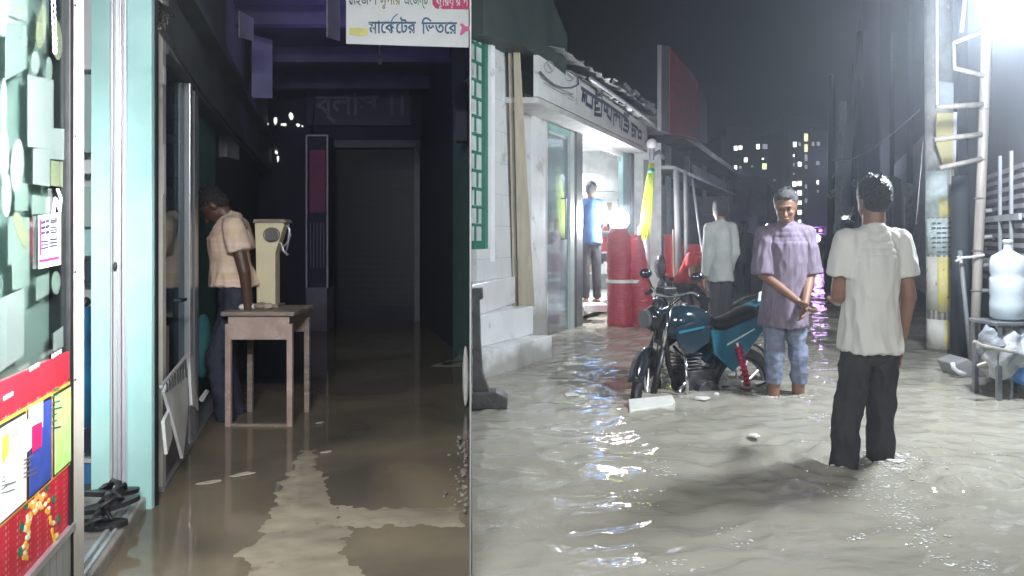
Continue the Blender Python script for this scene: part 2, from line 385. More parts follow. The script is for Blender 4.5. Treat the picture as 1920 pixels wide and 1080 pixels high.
b = B(); b.add([(0, -5, -.004), (6, -5, -.004), (RX+SS*1.6+.25, 1.6, -.004), (XD*1.6+.004, 1.6, -.004)], [(0, 1, 2, 3)])
b.build('flood_water', W_street, kind='structure')
rows = 120; cols = 60; b = B(); v = []; f = []
for j in range(rows+1):
    y = -5+15.2*j/rows
    xl = -1.3-.25*y-.6; xr = (0 if y < 0 else XD*y-.004) if y < 6.5 else 1.272-.25*y+.05
    for i in range(cols+1):
        x = xl+(xr-xl)*i/cols; v.append((x, y, noise.noise(Vector((x*3, y*3, 0)))*.0012))
for j in range(rows):
    for i in range(cols): k = j*(cols+1)+i; f.append((k, k+1, k+cols+2, k+cols+1))
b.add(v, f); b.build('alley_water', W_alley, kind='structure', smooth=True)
# pale low bank painted in for the wet sheen on the alley water
M_sheen = mat('pale_wet_sheen', (.4, .35, .26), .14, (.29, .25, .19), 4, bump=.15, bscale=9, dirt=((.2, .17, .13), 6, .6))
def edge(pts, s=.02):
    out = []
    for i in range(len(pts)):
        a = Vector(pts[i]); c = Vector(pts[(i+1) % len(pts)]); n = max(2, int((c-a).length/.03))
        for k in range(n):
            p = a.lerp(c, k/n); out.append((p.x+noise.noise(p*9)*s*2, p.y+noise.noise(p*9+Vector((3, 3, 3)))*s*2, p.z))
    return out
def G(px, py, z=.006): D = (HC-z)*F/(py-HY); return ((px-960)/F*D, D, z)
def inside(poly, x, y):
    """signed distance to polygon edge, positive inside"""
    d = 1e9; c = False; n = len(poly)
    for i in range(n):
        ax, ay = poly[i][:2]; bx_, by = poly[(i+1) % n][:2]
        t = max(0, min(1, ((x-ax)*(bx_-ax)+(y-ay)*(by-ay))/((bx_-ax)**2+(by-ay)**2+1e-9))); d = min(d, math.hypot(x-ax-t*(bx_-ax), y-ay-t*(by-ay)))
        if (ay > y) != (by > y) and x < (bx_-ax)*(y-ay)/(by-ay)+ax: c = not c
    return d if c else -d
def bank(poly, x0, x1, y0, y1, st, fade, sl=.07):
    """a low pale bank, standing in for wet sheen, whose uneven top just breaks the water"""
    b = B(); nx = int((x1-x0)/st); ny = int((y1-y0)/st); v = []; f = []
    for j in range(ny+1):
        for i in range(nx+1):
            x = x0+st*i; y = y0+st*j; q = Vector((x, y, 0)); d = inside(poly, x, y)
            h = min(.006, d*sl)+noise.noise(q*5)*.0036+noise.noise(q*14)*.003+noise.noise(q*45)*.0016-fade(y); v.append((x, y, max(h, -.02)))
    for j in range(ny):
        for i in range(nx): k = j*(nx+1)+i; f.append((k, k+1, k+nx+2, k+nx+1))
    b.add(v, f); b.build('pale_sheen_bank', M_sheen, kind='structure', smooth=True)
bank([G(440, 1130), G(462, 1040), G(512, 950), G(528, 900), G(545, 835), G(612, 835), G(620, 900), G(628, 970), G(650, 1015), G(668, 1130)], -1.5, -.45, 2.2, 4.3, .014, lambda y: max(0, (y-3.15)*.006))
bank([G(628, 988), G(626, 944), G(868, 944), G(876, 988)], -.82, -.155, 2.8, 3.3, .012, lambda y: .002)
# ------------------------------------------------------------------ thin partition between alley and street
b = B(); b.hexa([(XD*2.4-.004, 2.4, -.27), (XD*2.4+.001, 2.4, -.27), (XD*6.5+.004, 6.5, -.27), (XD*6.5-.01, 6.5, -.27),
                 (XD*2.4-.004, 2.4, 3.4), (XD*2.4+.001, 2.4, 3.4), (XD*6.5+.004, 6.5, 3.4), (XD*6.5-.01, 6.5, 3.4)])
b.build('partition_wall', M_conc, label='thin grey partition board standing edge-on between dark alley and flooded street', cat='wall')
#@@ALLEY
exec_order = None
# ================================================================== THE ALLEY (left)
# poster display at the left edge
T = thing('shop_display', 'glass shop display with pale paper notices above red printed poster band', 'display', (-1.05, 1.9, 0))
b = B(); b.sbox(LX, LS, 1.3, 2.19, -.08, -.05, .3, 2.6); b.build('backboard', M_backboard, T)
b = B(); b.sbox(LX, LS, 1.3, 2.19, -.001, .001, .815, 2.6); b.build('glass_pane', M_glass, T)
def lq(px0, px1, f0, f1, xa=LX, off=0):     # quad on the alley wall; f0/f1 give (top, bottom) at each side
    return [on(px0, f0[1], xa+off, LS), on(px1, f1[1], xa+off, LS), on(px1, f1[0], xa+off, LS), on(px0, f0[0], xa+off, LS)]
def sheet(name, quad, m, th=.003, parent=T, n=(1, .2, 0), **k):
    b = B(); b.prism(quad, Vector(n).normalized()*th); return b.build(name, m, parent, **k)
papers = [((10, 50), (28, 150), (50, 128), M_ppale, 0), ((-5, 10), (-10, 60), (0, 50), M_paper, 0), ((12, 50), (-10, 28), (-5, 40), M_ppale, 0),
          ((52, 100), (140, 275), (150, 280), M_paper, 0), ((62, 93), (278, 345), (280, 350), M_paper, 0), ((95, 124), (300, 348), (305, 352), M_pyel, 0),
          ((93, 122), (240, 298), (242, 300), M_paper, 0), ((60, 92), (365, 402), (370, 400), M_ppale, 0), ((0, 45), (560, 698), (540, 665), M_paper, 0),
          ((15, 55), (405, 498), (408, 480), M_ppale, 0), ((23, 55), (490, 545), (480, 535), M_ppale, 0), ((68, 92), (520, 565), (512, 550), M_ppale, 0),
          ((100, 118), (625, 660), (612, 650), M_paper, 0), ((28, 52), (340, 396), (345, 395), M_ppale, 0), ((60, 80), (190, 230), (195, 240), M_ppale, 0)]
for i, ((a, c), e, g, m, _) in enumerate(papers):
    sheet('paper_notice', lq(a, c, e, g, off=-.006-.002*(i % 3)), m, .0006)
def oval(cx, cy, rx, ry, m, rot=0, off=-.0045):
    pts = []
    for k in range(18):
        t = 2*math.pi*k/18; x = math.cos(t)*rx; y = math.sin(t)*ry
        pts.append(on(cx+x*math.cos(rot)-y*math.sin(rot), cy+x*math.sin(rot)+y*math.cos(rot), LX+off, LS))
    sheet('round_paper_notice', pts, m, .0006)
for q in [(32, 310, 12, 50, M_paper, .06), (8, 290, 9, 50, M_paper, 0), (12, 365, 9, 42, M_paper, 0), (5, 20, 9, 50, M_paper, 0), (66, 118, 8, 22, M_paper, 0), (78, 50, 9, 42, M_pyel, .1), (107, 75, 9, 38, M_pyel, -.05), (40, 432, 10, 36, M_pyel, -.3), (7, 195, 5, 50, M_paper, 0), (105, 530, 8, 22, M_ppale, 0), (92, 130, 6, 24, M_ppale, 0)]: oval(*q)
# the white price card with its red lines
pc = sheet('price_card', lq(72, 112, (405, 504), (398, 496), off=.004), M_paper, .003, label='white card with dark writing and a red line')
b = B()
for (x0, x1, y0, y1) in [(77, 84, 415, 445), (86, 92, 412, 444), (94, 107, 410, 420), (94, 107, 426, 440), (78, 90, 452, 470), (93, 108, 448, 466)]:
    n = 3
    for k in range(n):
        yy = y0+(y1-y0)*k/n; b.prism(lq(x0, x1, (yy, yy+(y1-y0)/n*.55), (yy-2, yy-2+(y1-y0)/n*.55), off=.009), (.0012, 0, 0))
b.build('writing', M_ink, pc)
b = B(); b.prism(lq(73, 111, (487, 492), (480, 485), off=.009), (.0012, 0, 0)); b.prism(lq(74, 77, (411, 480), (410, 478), off=.009), (.0012, 0, 0)); b.build('red_line', M_magenta, pc)
b = B(); b.tube([on(100, 400, LX+.006, LS), on(104, 372, LX+.008, LS), on(112, 395, LX+.01, LS), on(114, 372, LX+.012, LS), on(108, 355, LX+.01, LS)], .004); b.build('tape_strip', M_paper, T)
# chain hanging at the top
b = B()
for k in range(9):
    c = on(100+.4*k, -2+12*k, LX+.012, LS); b.tube([c+Vector((0, math.cos(t)*.008, math.sin(t)*.011)) for t in [2*math.pi*i/8 for i in range(8)]], .002, 5, True)
b.build('hanging_chain', M_alu, T)
# red poster band
def band(t0, t1, z0, z1, off): # t in px along, z heights
    y0, y1 = YL(t0), YL(t1); return [(LX+LS*y0+off, y0, z0), (LX+LS*y1+off, y1, z0), (LX+LS*y1+off, y1, z1), (LX+LS*y0+off, y0, z1)]
M_reddots = bpy.data.materials.new('red_dotted_print'); M_reddots.use_nodes = True
n_ = M_reddots.node_tree; bb = n_.nodes['Principled BSDF']; bb.inputs['Roughness'].default_value = .4
tc = n_.nodes.new('ShaderNodeTexCoord'); vo = n_.nodes.new('ShaderNodeTexVoronoi'); vo.inputs['Scale'].default_value = 62; vo.inputs['Randomness'].default_value = 0
n_.links.new(tc.outputs['Object'], vo.inputs['Vector']); rr = n_.nodes.new('ShaderNodeMapRange'); rr.inputs[1].default_value = .2; rr.inputs[2].default_value = .34
n_.links.new(vo.outputs['Distance'], rr.inputs[0]); mx = n_.nodes.new('ShaderNodeMix'); mx.data_type = 'RGBA'
mx.inputs[6].default_value = (.85, .3, .33, 1); mx.inputs[7].default_value = (.6, .02, .045, 1); n_.links.new(rr.outputs[0], mx.inputs[0]); n_.links.new(mx.outputs[2], bb.inputs[0])
pb = sheet('poster_band', band(-40, 126, .305, .812, .002), M_reddots, .004)
sheet('red_top_strip', band(-40, 126, .735, .812, .007), M_red, .002, pb)
def zt(py, px): return Z(py, YL(px))
for (a, c, m, kk) in [(-40, 38, M_paper, 0), (41, 87, M_blue, 1), (90, 124, M_lgreen, 2)]:
    sheet('picture_border', band(a-1.5, c+1.5, .485, .725, .0095), M_yel, .002, pb)
    sheet('picture_border', band(a+.5, c-.5, .492, .718, .0125), M_black, .0015, pb)
    sheet('picture', band(a+2, c-2, .499, .711, .0155), m, .0015, pb)
b = B()
b.prism(lq(4, 16, (820, 870), (812, 850), off=.019), (.0012, 0, 0)); b.mi = 1; b.prism(lq(10, 32, (860, 905), (845, 890), off=.02), (.0012, 0, 0))
b.build('printed_shapes', [M_yel, M_ppale], pb)
b = B(); b.prism(lq(48, 60, (790, 850), (780, 838), off=.019), (.0012, 0, 0)); b.prism(lq(54, 80, (765, 812), (752, 800), off=.02), (.0012, 0, 0)); b.mi = 1
b.prism(lq(60, 78, (800, 850), (790, 835), off=.0225), (.0012, 0, 0)); b.build('printed_shapes', [M_paper, M_magenta], pb)
b = B()
for k in range(7):
    yy = 730+k*12; b.prism(lq(98, 104+random.randint(2, 14), (yy, yy+3), (yy-4, yy-1), off=.019), (.001, 0, 0))
b.build('printed_lines', M_ltgreen, pb)
b = B()
for k in range(9): b.prism(lq(20, 34, (800+k*7, 802+k*7), (790+k*7, 792+k*7), off=.0192) if k < 4 else lq(3, random.randint(12, 34), (868+k*7, 870+k*7), (860+k*7, 862+k*7), off=.0192), (.0008, 0, 0))
for k in range(5): b.prism(lq(44, random.randint(56, 84), (862+k*8, 865+k*8), (852+k*8, 855+k*8), off=.0192), (.0008, 0, 0))
b.build('small_print', M_steel, pb)
b = B()     # little captions, and the round wreath ornament
for (cx, cy) in [(14, 745), (63, 690), (105, 665), (15, 880+70), (62, 868), (108, 848)]:
    b = B()
    for k in range(4): b.prism(lq(cx-8+k*5, cx-5+k*5, (cy-1-k*3, cy+7-k*3), (cy-2-k*3, cy+6-k*3), off=.0115), (.001, 0, 0))
    b.build('caption', M_paper, pb)
b = B()
for k in range(90):
    t = math.pi*(1.02-1.08*random.random()); rr_ = random.uniform(.82, 1.12)
    cx = 76+math.cos(t)*30*rr_; cy = 1040-math.sin(t)*105*rr_; b.mi = 0 if random.random() < .7 else 1
    p = on(cx, cy, LX+.008, LS)
    if p.z > .312: b.sph(p, (.002, .007, .007), 6, 4)
for k in range(9):
    t = math.pi*(1-.12*k); b.mi = 2; p = on(76+math.cos(t)*38, 1035-math.sin(t)*128, LX+.008, LS)
    if p.z > .312: b.sph(p, (.002, .009, .014), 6, 4)
b.build('wreath_ornament', [M_yel, M_pyel, M_ltgreen], pb)
b = B(); b.sbox(LX, LS, 1.3, 2.19, -.05, .012, -.27, .305); b.build('grey_base', mat('grey_rib_panel', (.42, .44, .45), .45, (.3, .32, .33), 4, wave=(1, .004, .05, 5, 0)), T)
b = B(); b.sbox(LX, LS, 1.3, 2.19, -.02, .02, .29, .308); b.build('base_rail', M_alu, T)
# black and cream post
T = thing('door_post', 'tall cream and black door post with screws beside the poster display', 'post', (-1.3, 2.25, 0))
b = B(); y0, y1, y2 = YL(124), YL(131), YL(152)
b.sbox(LX, LS, y0, y1, -.05, .012, -.27, 2.7); b.build('black_edge', M_black, T, bevel=.002)
b = B(); b.sbox(LX, LS, y1+.001, y2, -.05, .01, -.27, 2.7); b.build('cream_face', M_cream, T, bevel=.003)
b = B()
for py in (10, 255, 510, 712): p = on(141, py, LX+.012, LS); b.sph(p, (.003, .004, .004), 8, 5)
b.build('screw', M_black, T)
# shop doorway: the jamb faces the camera at FJ, a gap beside the post looks into the shop
FJ = 3.14
def jamb(px0, px1, name, m, parent=None, label=None, cat=None, z0=-.27, z1=2.6, d0=0, dp=.2, bevel=.004):
    x0, x1 = P(px0, 0, FJ+d0).x, P(px1, 0, FJ+d0).x; b = B(); b.box(((x0+x1)/2, FJ+d0+dp/2, (z0+z1)/2), (x1-x0, dp, z1-z0)); return b.build(name, m, parent, label=label, cat=cat, bevel=bevel)
b = B(); b.box((-2.3, 2.55, 1.2), (.02, 2.6, 3.0)); b.box((-2.1, 3.9, 1.2), (.5, .02, 3.0)); b.build('shop_inner_wall', M_white, label='pale inner wall of the shop glimpsed past the cream post', cat='wall')
T = thing('hanging_clothes', 'blue clothes hanging behind the cream door post', 'clothes', P(161, 830, 3.3))
b = B()
for (px, y0_, y1_, w_) in [(160, 585, 760, .022), (165, 575, 800, .026), (158, 640, 700, .02)]:
    b.loft([[P(px-6*(yy-y0_)/(y1_-y0_), yy, 3.3)+Vector((math.cos(t)*w_*(.5+.9*(yy-y0_)/(y1_-y0_)), math.sin(t)*.03, 0)) for t in [2*math.pi*i/10 for i in range(10)]] for yy in (y0_, (y0_+y1_)/2, y1_)])
b.build('blue_cloth', mat('blue_fabric', (.02, .22, .42), .8, (.02, .05, .16), 5, bump=.5), T, smooth=True)
b = B(); b.sph(P(160, 566, 3.28), .022); b.build('hanger_knob', M_black, T)
b = B()
for (py0, py1, m) in [(300, 325, 0), (350, 425, 1), (430, 480, 4), (492, 530, 2), (140, 285, 1), (60, 130, 0), (810, 850, 2), (870, 930, 3), (860, 868, 0)]:
    b.mi = m; q0 = P(146, py1, 3.45); q1 = P(178, py0, 3.45); b.box(((q0.x+q1.x)/2, 3.5, (q0.z+q1.z)/2), (q1.x-q0.x, .1, q1.z-q0.z))
b.box((P(150, 0, 3.5).x-.12, 3.6, 1.2), (.3, .1, 2.9)); b.build('stocked_shelf', [M_white, M_backboard, M_ink, M_bluep, M_teal], label='narrow stocked shop shelf glimpsed between cream post and teal pilaster', cat='shelf')
jamb(170, 206, 'teal_pilaster', M_teal, label='narrow teal painted pilaster left of the aluminium door channel', cat='wall')
jamb(236, 284, 'teal_pilaster', M_teal, label='wider teal painted pilaster with peeling foot, right of the aluminium door channel', cat='wall', d0=-.012, dp=.03)
T = thing('aluminium_door', 'white aluminium sliding door channel between two teal pilasters', 'door', (P(221, 0, FJ).x, FJ, 0))
for (a, c, o) in [(206.5, 211, -.01), (212, 219, -.03), (220.5, 227, -.016), (228, 235.5, -.034)]: jamb(a, c, 'door_rail', M_alu, T, z0=.05, z1=2.45, d0=o, dp=.03, bevel=.002)
jamb(206.2, 235.8, 'door_back', M_white, T, z0=-.2, z1=2.6, d0=.03, dp=.1)
b = B(); b.sph(P(216, 500, FJ-.035), (.008, .008, .02)); b.build('latch', M_black, T)
b = B(); b.box((-1.56, 3.172, 1.17), (.107, .022, 2.88)); b.build('black_strip', M_black, label='black vertical edge strip beside the wider teal pilaster', cat='strip')
T = thing('sign_post', 'slim cream post with white stickers at left of glass shopfront', 'post', (LX+LS*3.4, 3.4, 0))
b = B(); b.sbox(LX, LS, YL(296.5), YL(303), -.05, .02, -.1, 2.3); b.build('post', M_cream, T)
b = B(); b.sbox(LX, LS, YL(297.5), YL(302), .021, .023, Z(160, 3.4), Z(128, 3.4)); b.sbox(LX, LS, YL(297.5), YL(302), .021, .023, Z(365, 3.4), Z(272, 3.4)); b.build('sticker', M_paper, T)
# header above the openings
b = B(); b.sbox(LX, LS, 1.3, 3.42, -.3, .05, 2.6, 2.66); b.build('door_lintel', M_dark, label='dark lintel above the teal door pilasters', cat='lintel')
b = B(); b.sbox(LX, LS, YL(303)+.01, 10, -.3, .03, 1.98, 2.35); b.sbox(LX, LS, YL(303)+.01, 10, -.3, .12, 2.28, 2.34)
b.build('shopfront_header', mat('grey_green_header', (.12, .15, .15), .6, (.08, .09, .11), 2.5, bump=.3), label='long dark grey-green header board above the alley shopfronts', cat='header')
b = B(); b.sbox(LX, LS, 3.0, 10, -.3, -.02, 2.35, 3.12); b.build('upper_wall', mat('stained_upper_wall', (.2, .2, .22), .7, (.13, .15, .16), 1.6, bump=.3), label='stained upper wall between shopfront header and alley ceiling', cat='wall')
# glass shopfront
T = thing('glass_shopfront', 'dark glass shopfront with bright aluminium frames beside bending man', 'shopfront', (LX+LS*3.7, 3.7, 0))
b = B(); b.sbox(LX, LS, YL(304), YL(349), -.02, -.01, .3, 1.97); b.build('glass_pane', M_glassd, T)
b = B(); b.sbox(LX, LS, YL(349.5), YL(354), -.03, .02, 0, 1.97); b.sbox(LX, LS, YL(304), YL(349), -.03, .012, .33, .36); b.build('frame', M_alu, T, bevel=.003)
b = B(); b.sbox(LX, LS, YL(304), YL(349), -.03, .008, -.1, .32); b.build('kick_plate', M_steel, T)
b = B(); p = on(328, 563, LX+.01, LS); b.cyl(p, p+Vector((.03, 0, 0)), .012); b.box(p+Vector((.03, .02, 0)), (.012, .07, .016)); b.build('handle', M_chrome, T)
b = B(); b.sbox(LX, LS, YL(304), 5.3, -.45, -.42, 0, 1.97); 
b.build('shop_back_panel', mat('shop_back_blue', (.06, .1, .16), .6, (.03, .08, .1), 2), label='dim blue back panel behind the glass shopfront', cat='wall')
b = B()
for (px0, px1, py0, py1, m) in [(306, 330, 190, 330, 0), (332, 346, 210, 300, 1), (318, 344, 345, 370, 2), (310, 318, 350, 430, 3), (330, 346, 380, 470, 1)]:
    b.mi = m; b.prism(lq(px0, px1, (py0, py1), (py0+5, py1+2), off=-.16), (.02, 0, 0))
b.build('shop_stock', [M_blue, mat('violet_pack', (.2, .18, .35), .5), M_black, M_paper], label='blue and violet packets stacked behind the dark shop glass', cat='goods')
# second frame and the green pilaster behind the man
b = B(); b.sbox(LX, LS, YL(362), YL(366), -.06, .01, 0, 1.97); b.sbox(LX, LS, YL(368), YL(372), -.06, .0, 0, 1.97)
b.build('door_frame', M_alu, label='pair of narrow aluminium uprights left of the green pilaster', cat='frame')
XB = -.87
b = B(); b.sbox(XB, LS, YL(373, XB), YL(404, XB), -.2, 0, -.27, 1.99); b.build('green_pilaster', M_green, label='dull green pilaster behind the bending man', cat='wall', bevel=.004)
b = B(); b.sbox(XB, LS, YL(404, XB)+.002, 10, -.3, -.02, -.27, 1.97); b.build('dark_alley_wall', mat('dark_brown_wall', (.07, .06, .075), .6, (.045, .045, .06), 2, bump=.2, dirt=((.12, .1, .11), 2.5, .62)), label='dark brown wall running from green pilaster to alley end', cat='wall')
b = B(); b.sph(on(380, 648, XB+.10, LS), (.03, .13, .2), 20, 12); b.build('plastic_basin', mat('teal_plastic', (.1, .33, .36), .3, (.07, .24, .28), 6), label='teal plastic basin leaning on edge beside the bending man', cat='basin', smooth=True)
# white boards leaning at the shop foot
T = thing('broken_boards', 'jumble of white broken boards and slats at shopfront foot', 'boards', on(330, 850, LX+.05, LS))
for poly, m in [([(303, 735), (318, 700), (352, 690), (345, 800), (338, 860), (322, 800)], M_white), ([(350, 665), (358, 668), (368, 770), (356, 760)], M_white), ([(372, 748), (385, 731), (388, 734), (376, 753)], M_white), ([(302, 790), (312, 770), (318, 820), (308, 852)], M_paper)]:
    b = B(); b.prism([on(x, y, LX+.05+.015*(x % 3), LS) for x, y in poly], (.012, .004, 0)); b.build('board', m, T)
b = B(); b.tube([on(302, 725, LX+.08, LS), on(352, 663, LX+.09, LS)], .008, 6); b.build('rail', M_alu, T)
b = B()
for k in range(8): b.tube([on(312+k*5, 712-k*6, LX+.075, LS), on(314+k*5, 735-k*4, LX+.075, LS)], .004, 5)
b.build('slat', M_steel, T)
# threshold ledge with sandals
b = B(); b.sbox(LX, LS, 1.9, 3.13, -.5, .0, -.27, .055); b.build('shop_threshold', mat('wet_threshold', (.42, .4, .36), .3, (.25, .23, .2), 6, bump=.4, dirt=((.14, .12, .1), 6, .6)), label='worn wet cement threshold under the sandals at the aluminium door', cat='threshold', bevel=.01)
b = B(); b.sbox(LX, LS, 1.9, 3.1, -.06, -.045, .055, .066); b.sbox(LX, LS, 1.9, 3.1, -.03, -.018, .055, .066); b.build('door_track', M_alu, label='twin aluminium door tracks running along the cement threshold', cat='track')
b = B(); b.sbox(LX, LS, 3.34, 5.4, -.2, .03, -.27, .02); b.build('low_kerb', M_conc, label='low grey kerb at the foot of the glass shopfront', cat='kerb')
def sandal(c, rz, tilt, label):
    T = thing('sandal', label, 'sandal', c, 'black sandals left on the threshold')
    Mx = Matrix.Translation(c) @ Matrix.Rotation(rz, 4, 'Z') @ Matrix.Rotation(tilt, 4, 'Y')
    b = B(); ring = []
    out = []
    for k in range(24):
        t = 2*math.pi*k/24; x = math.cos(t)*.115; wv = .038+.010*math.cos(t)-.006*math.cos(2*t); out.append((x, math.sin(t)*wv))
    b.loft([[Mx @ Vector((x, y, z+abs(x)*.05)) for x, y in out] for z in (0, .018)]); b.build('sole', M_black, T, smooth=False)
    b = B()
    for s in (-1, 1): b.tube([Mx @ Vector(p) for p in [(.06, 0, .02), (.03, s*.03, .045), (-.01, s*.042, .03), (-.035, s*.042, .01)]], [.006, .009, .009, .007], 7)
    b.tube([Mx @ Vector(p) for p in [(.0, -.042, .01), (.01, -.02, .05), (.01, .02, .05), (0, .042, .01)]], .013, 8)
    b.build('strap', M_black, T, smooth=True)
sandal(Vector((-1.55, 2.86, .1)), .45, -.12, 'black rubber sandal lying propped on top of the other')
sandal(Vector((-1.55, 2.78, .06)), .1, 0, 'black rubber sandal lying flat underneath on the wet threshold')
sandal(Vector((-1.60, 2.98, .11)), 1.0, .2, 'black rubber sandal standing against the aluminium door foot')
# ceiling, far wall, right wall
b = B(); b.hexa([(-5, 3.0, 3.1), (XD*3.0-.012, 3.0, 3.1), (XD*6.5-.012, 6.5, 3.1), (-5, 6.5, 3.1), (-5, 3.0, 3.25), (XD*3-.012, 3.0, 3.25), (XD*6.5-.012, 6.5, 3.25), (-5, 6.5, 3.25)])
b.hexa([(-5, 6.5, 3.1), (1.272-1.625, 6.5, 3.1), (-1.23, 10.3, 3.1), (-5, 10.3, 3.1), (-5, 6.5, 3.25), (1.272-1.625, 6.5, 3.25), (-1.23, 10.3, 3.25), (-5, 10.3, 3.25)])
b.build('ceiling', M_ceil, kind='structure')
b = B()
for y in (5.0, 6.4, 7.8, 9.2):
    b.box((-1.7, y, 3.02), (2.9 if y > 5 else 2.4, .12, .16))
b.build('ceiling_beams', M_ceil, label='dark cross beams under the alley ceiling', cat='beams')
# far wall with dark shutter door, display case
T = thing('far_alley_wall', 'dark end wall of the alley with a doorway', 'wall', (-2.2, 10, 0))
xl, xr = -5.0, 1.272-2.5+.02
dx0, dx1 = (622-960)/F*10, (780-960)/F*10
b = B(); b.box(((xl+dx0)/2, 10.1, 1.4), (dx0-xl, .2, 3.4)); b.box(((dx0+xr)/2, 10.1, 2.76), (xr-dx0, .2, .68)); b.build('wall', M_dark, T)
b = B(); b.box(((dx0+dx1)/2, 10.16, 1.1), (dx1-dx0+.05, .04, 2.7)); b.build('door', mat('dark_door', (.016, .018, .03), .5, (.012, .016, .024), 1.5), T)
b = B(); b.box(((dx0+dx1)/2, 9.98, 2.36), (dx1-dx0+.12, .06, .1)); b.box((dx1+.02, 9.98, 1.05), (.07, .06, 2.6)); b.build('door_frame', mat('grey_frame', (.13, .13, .17), .5), T)
b = B(); b.box(((dx0+dx1)/2, 10.12, .08), (dx1-dx0, .1, .2)); b.build('sill', M_dark, T)
# faded name board above the door
b = B()
for k in range(26): b.box(((dx0+dx1)/2, 10.13, .1+k*.085), (dx1-dx0, .02, .05))
b.build('shutter_slats', MATS['dark_door'], T)
for (pts, lb) in [([(300, 52), (360, 150), (405, 215), (440, 262), (480, 300)], 'black cable running along the alley header toward the far wall'), ([(588, 140), (592, 160), (585, 250)], 'short black cable dropping beside the faded name board')]:
    b = B(); b.tube([(on(x, y_, LX+.16, LS) if len(pts) > 3 else P(x, y_, 9.8)) for x, y_ in pts], .012, 6); b.build('cable', M_black, label=lb, cat='cable', smooth=True)
T = thing('faded_name_board', 'faded dark violet name board with dim letters above far door', 'sign', (-2.1, 9.85, 2.5))
q0, q1 = P(575, 235, 9.85), P(770, 160, 9.85); b = B(); b.box(((q0.x+q1.x)/2, 9.88, (q0.z+q1.z)/2), (q1.x-q0.x, .05, q1.z-q0.z)); b.build('board', mat('violet_board', (.06, .055, .1), .5), T)
b = B(); text(b, 'ব্লাস ।।', .4, lambda u, v: Vector((q0.x+.12+u*.9, 9.848, q0.z+.14+v*1.0)), .008); b.build('writing', mat('dim_letters', (.2, .17, .27), .5), T)
# tall display case
T = thing('display_case', 'tall narrow glass display case with thin bright frame and reddish goods', 'display case', P(596, 620, 9.0))
x0, x1 = P(577, 0, 9).x, P(616, 0, 9).x; z0, z1 = Z(540, 9), Z(255, 9)
b = B()
for x in (x0, x1): b.box((x, 8.95, (z0+z1)/2), (.018, .018, z1-z0))
for z in (z0, z1): b.box(((x0+x1)/2, 8.95, z), (x1-x0, .016, .018))
b.build('frame', mat('bright_trim', (.55, .56, .62), .3), T)
b = B(); b.box(((x0+x1)/2, 9.15, (z0+z1)/2), (x1-x0-.02, .3, z1-z0)); b.build('case', M_dark, T)
b = B(); b.box(((x0+x1)/2, 8.985, Z(340, 9)), (x1-x0-.06, .03, .75)); b.build('red_goods', mat('dull_red_goods', (.3, .05, .12), .6, (.15, .05, .12), 3), T)
b = B()
for k in range(5): b.box((x0+.04+k*.04, 8.985, Z(460, 9)), (.012, .02, .55))
b.build('hanging_goods', mat('grey_goods', (.16, .17, .2), .5), T)
b = B(); b.box(((x0+x1)/2, 9.1, Z(582, 9)), (x1-x0, .36, .56)); b.build('base', mat('grey_violet_base', (.22, .2, .26), .5, (.14, .13, .18), 5), T)
# glowing chips stand in for light through gaps high in the far corner
for i, (px, py, w_, h_) in enumerate([(482, 217, 4, 12), (500, 232, 5, 6), (516, 225, 7, 16), (531, 233, 10, 6), (545, 218, 9, 14), (558, 234, 8, 7), (566, 236, 4, 3), (477, 277, 7, 3), (492, 285, 6, 5), (517, 285, 5, 9), (520, 297, 4, 12)]):
    b = B(); p = P(px, py, 9.97); c = []
    for k in range(7):
        t = 2*math.pi*k/7; rr_ = random.uniform(.35, .6); c.append((p.x+math.cos(t)*rr_*w_/140, 9.985, p.z+math.sin(t)*rr_*h_/140))
    b.prism(c, (0, .03, 0))
    b.build('glowing_wall_gap', E_vent, label=['leftmost bright sliver of the upper row of wall gaps', 'second bright speck from left in the upper row of wall gaps', 'tall bright gap left of centre in the upper row', 'wide low bright gap at the centre of the upper row', 'tall bright peak-shaped gap right of centre in the upper row', 'low bright gap next to last in the upper row', 'tiny bright speck at the right end of the upper row', 'leftmost small bright speck of the lower row of wall gaps', 'second small bright speck from left in the lower row', 'bright gap above the tall one at right of lower row', 'tall yellowish bright gap lowest at right of lower row'][i], cat='gap', group='bright gaps in far wall, %s row' % ('upper' if py < 250 else 'lower'))
# bracket sign box and hanging signs
b = B(); p = P(424, 298, 6.4); b.box((p.x, 6.4, Z(238, 6.4)), (.125, .3, .55)); b.build('wall_box', mat('white_meter_box', (.42, .43, .46), .5, (.3, .31, .34), 5), label='pale upright meter box on dark alley wall above the man', cat='box', bevel=.012)
for (px0, px1, py0, py1, D, lb) in [(447, 456, 20, 82, 5.6, 'small pale hanging board nearest the header, under the alley ceiling'), (472, 496, 65, 195, 7.0, 'long blue-grey hanging board under the alley ceiling'), (612, 624, -20, 82, 5.6, 'thin violet hanging strip left of the white banner')]:
    b = B(); x0, x1 = P(px0, 0, D).x, P(px1, 0, D).x
    b.hexa([(x0, D, Z(py1-12, D)), (x0+.01, D, Z(py1-12, D)), (x1+.01, D+.2, Z(py1-18, D)), (x1, D+.2, Z(py1-18, D)), (x0, D, Z(py0, D)), (x0+.01, D, Z(py0, D)), (x1+.01, D+.2, Z(py0, D)), (x1, D+.2, Z(py0, D))])
    b.build('hanging_board', mat('pale_violet_board', (.3, .3, .42), .5), label=lb, cat='board')
T = thing('ceiling_bulb', 'small unlit bulb on short wire near top left of the alley', 'bulb', P(340, 20, 4.3))
b = B(); b.sph(P(340, 14, 4.3), (.016, .016, .022)); b.build('bulb', M_globe, T, smooth=True); b = B(); b.cyl(P(340, 6, 4.3), P(340, -40, 4.3), .006); b.cyl(P(340, 8, 4.3), P(340, 2, 4.3), .012); b.build('wire', M_black, T)
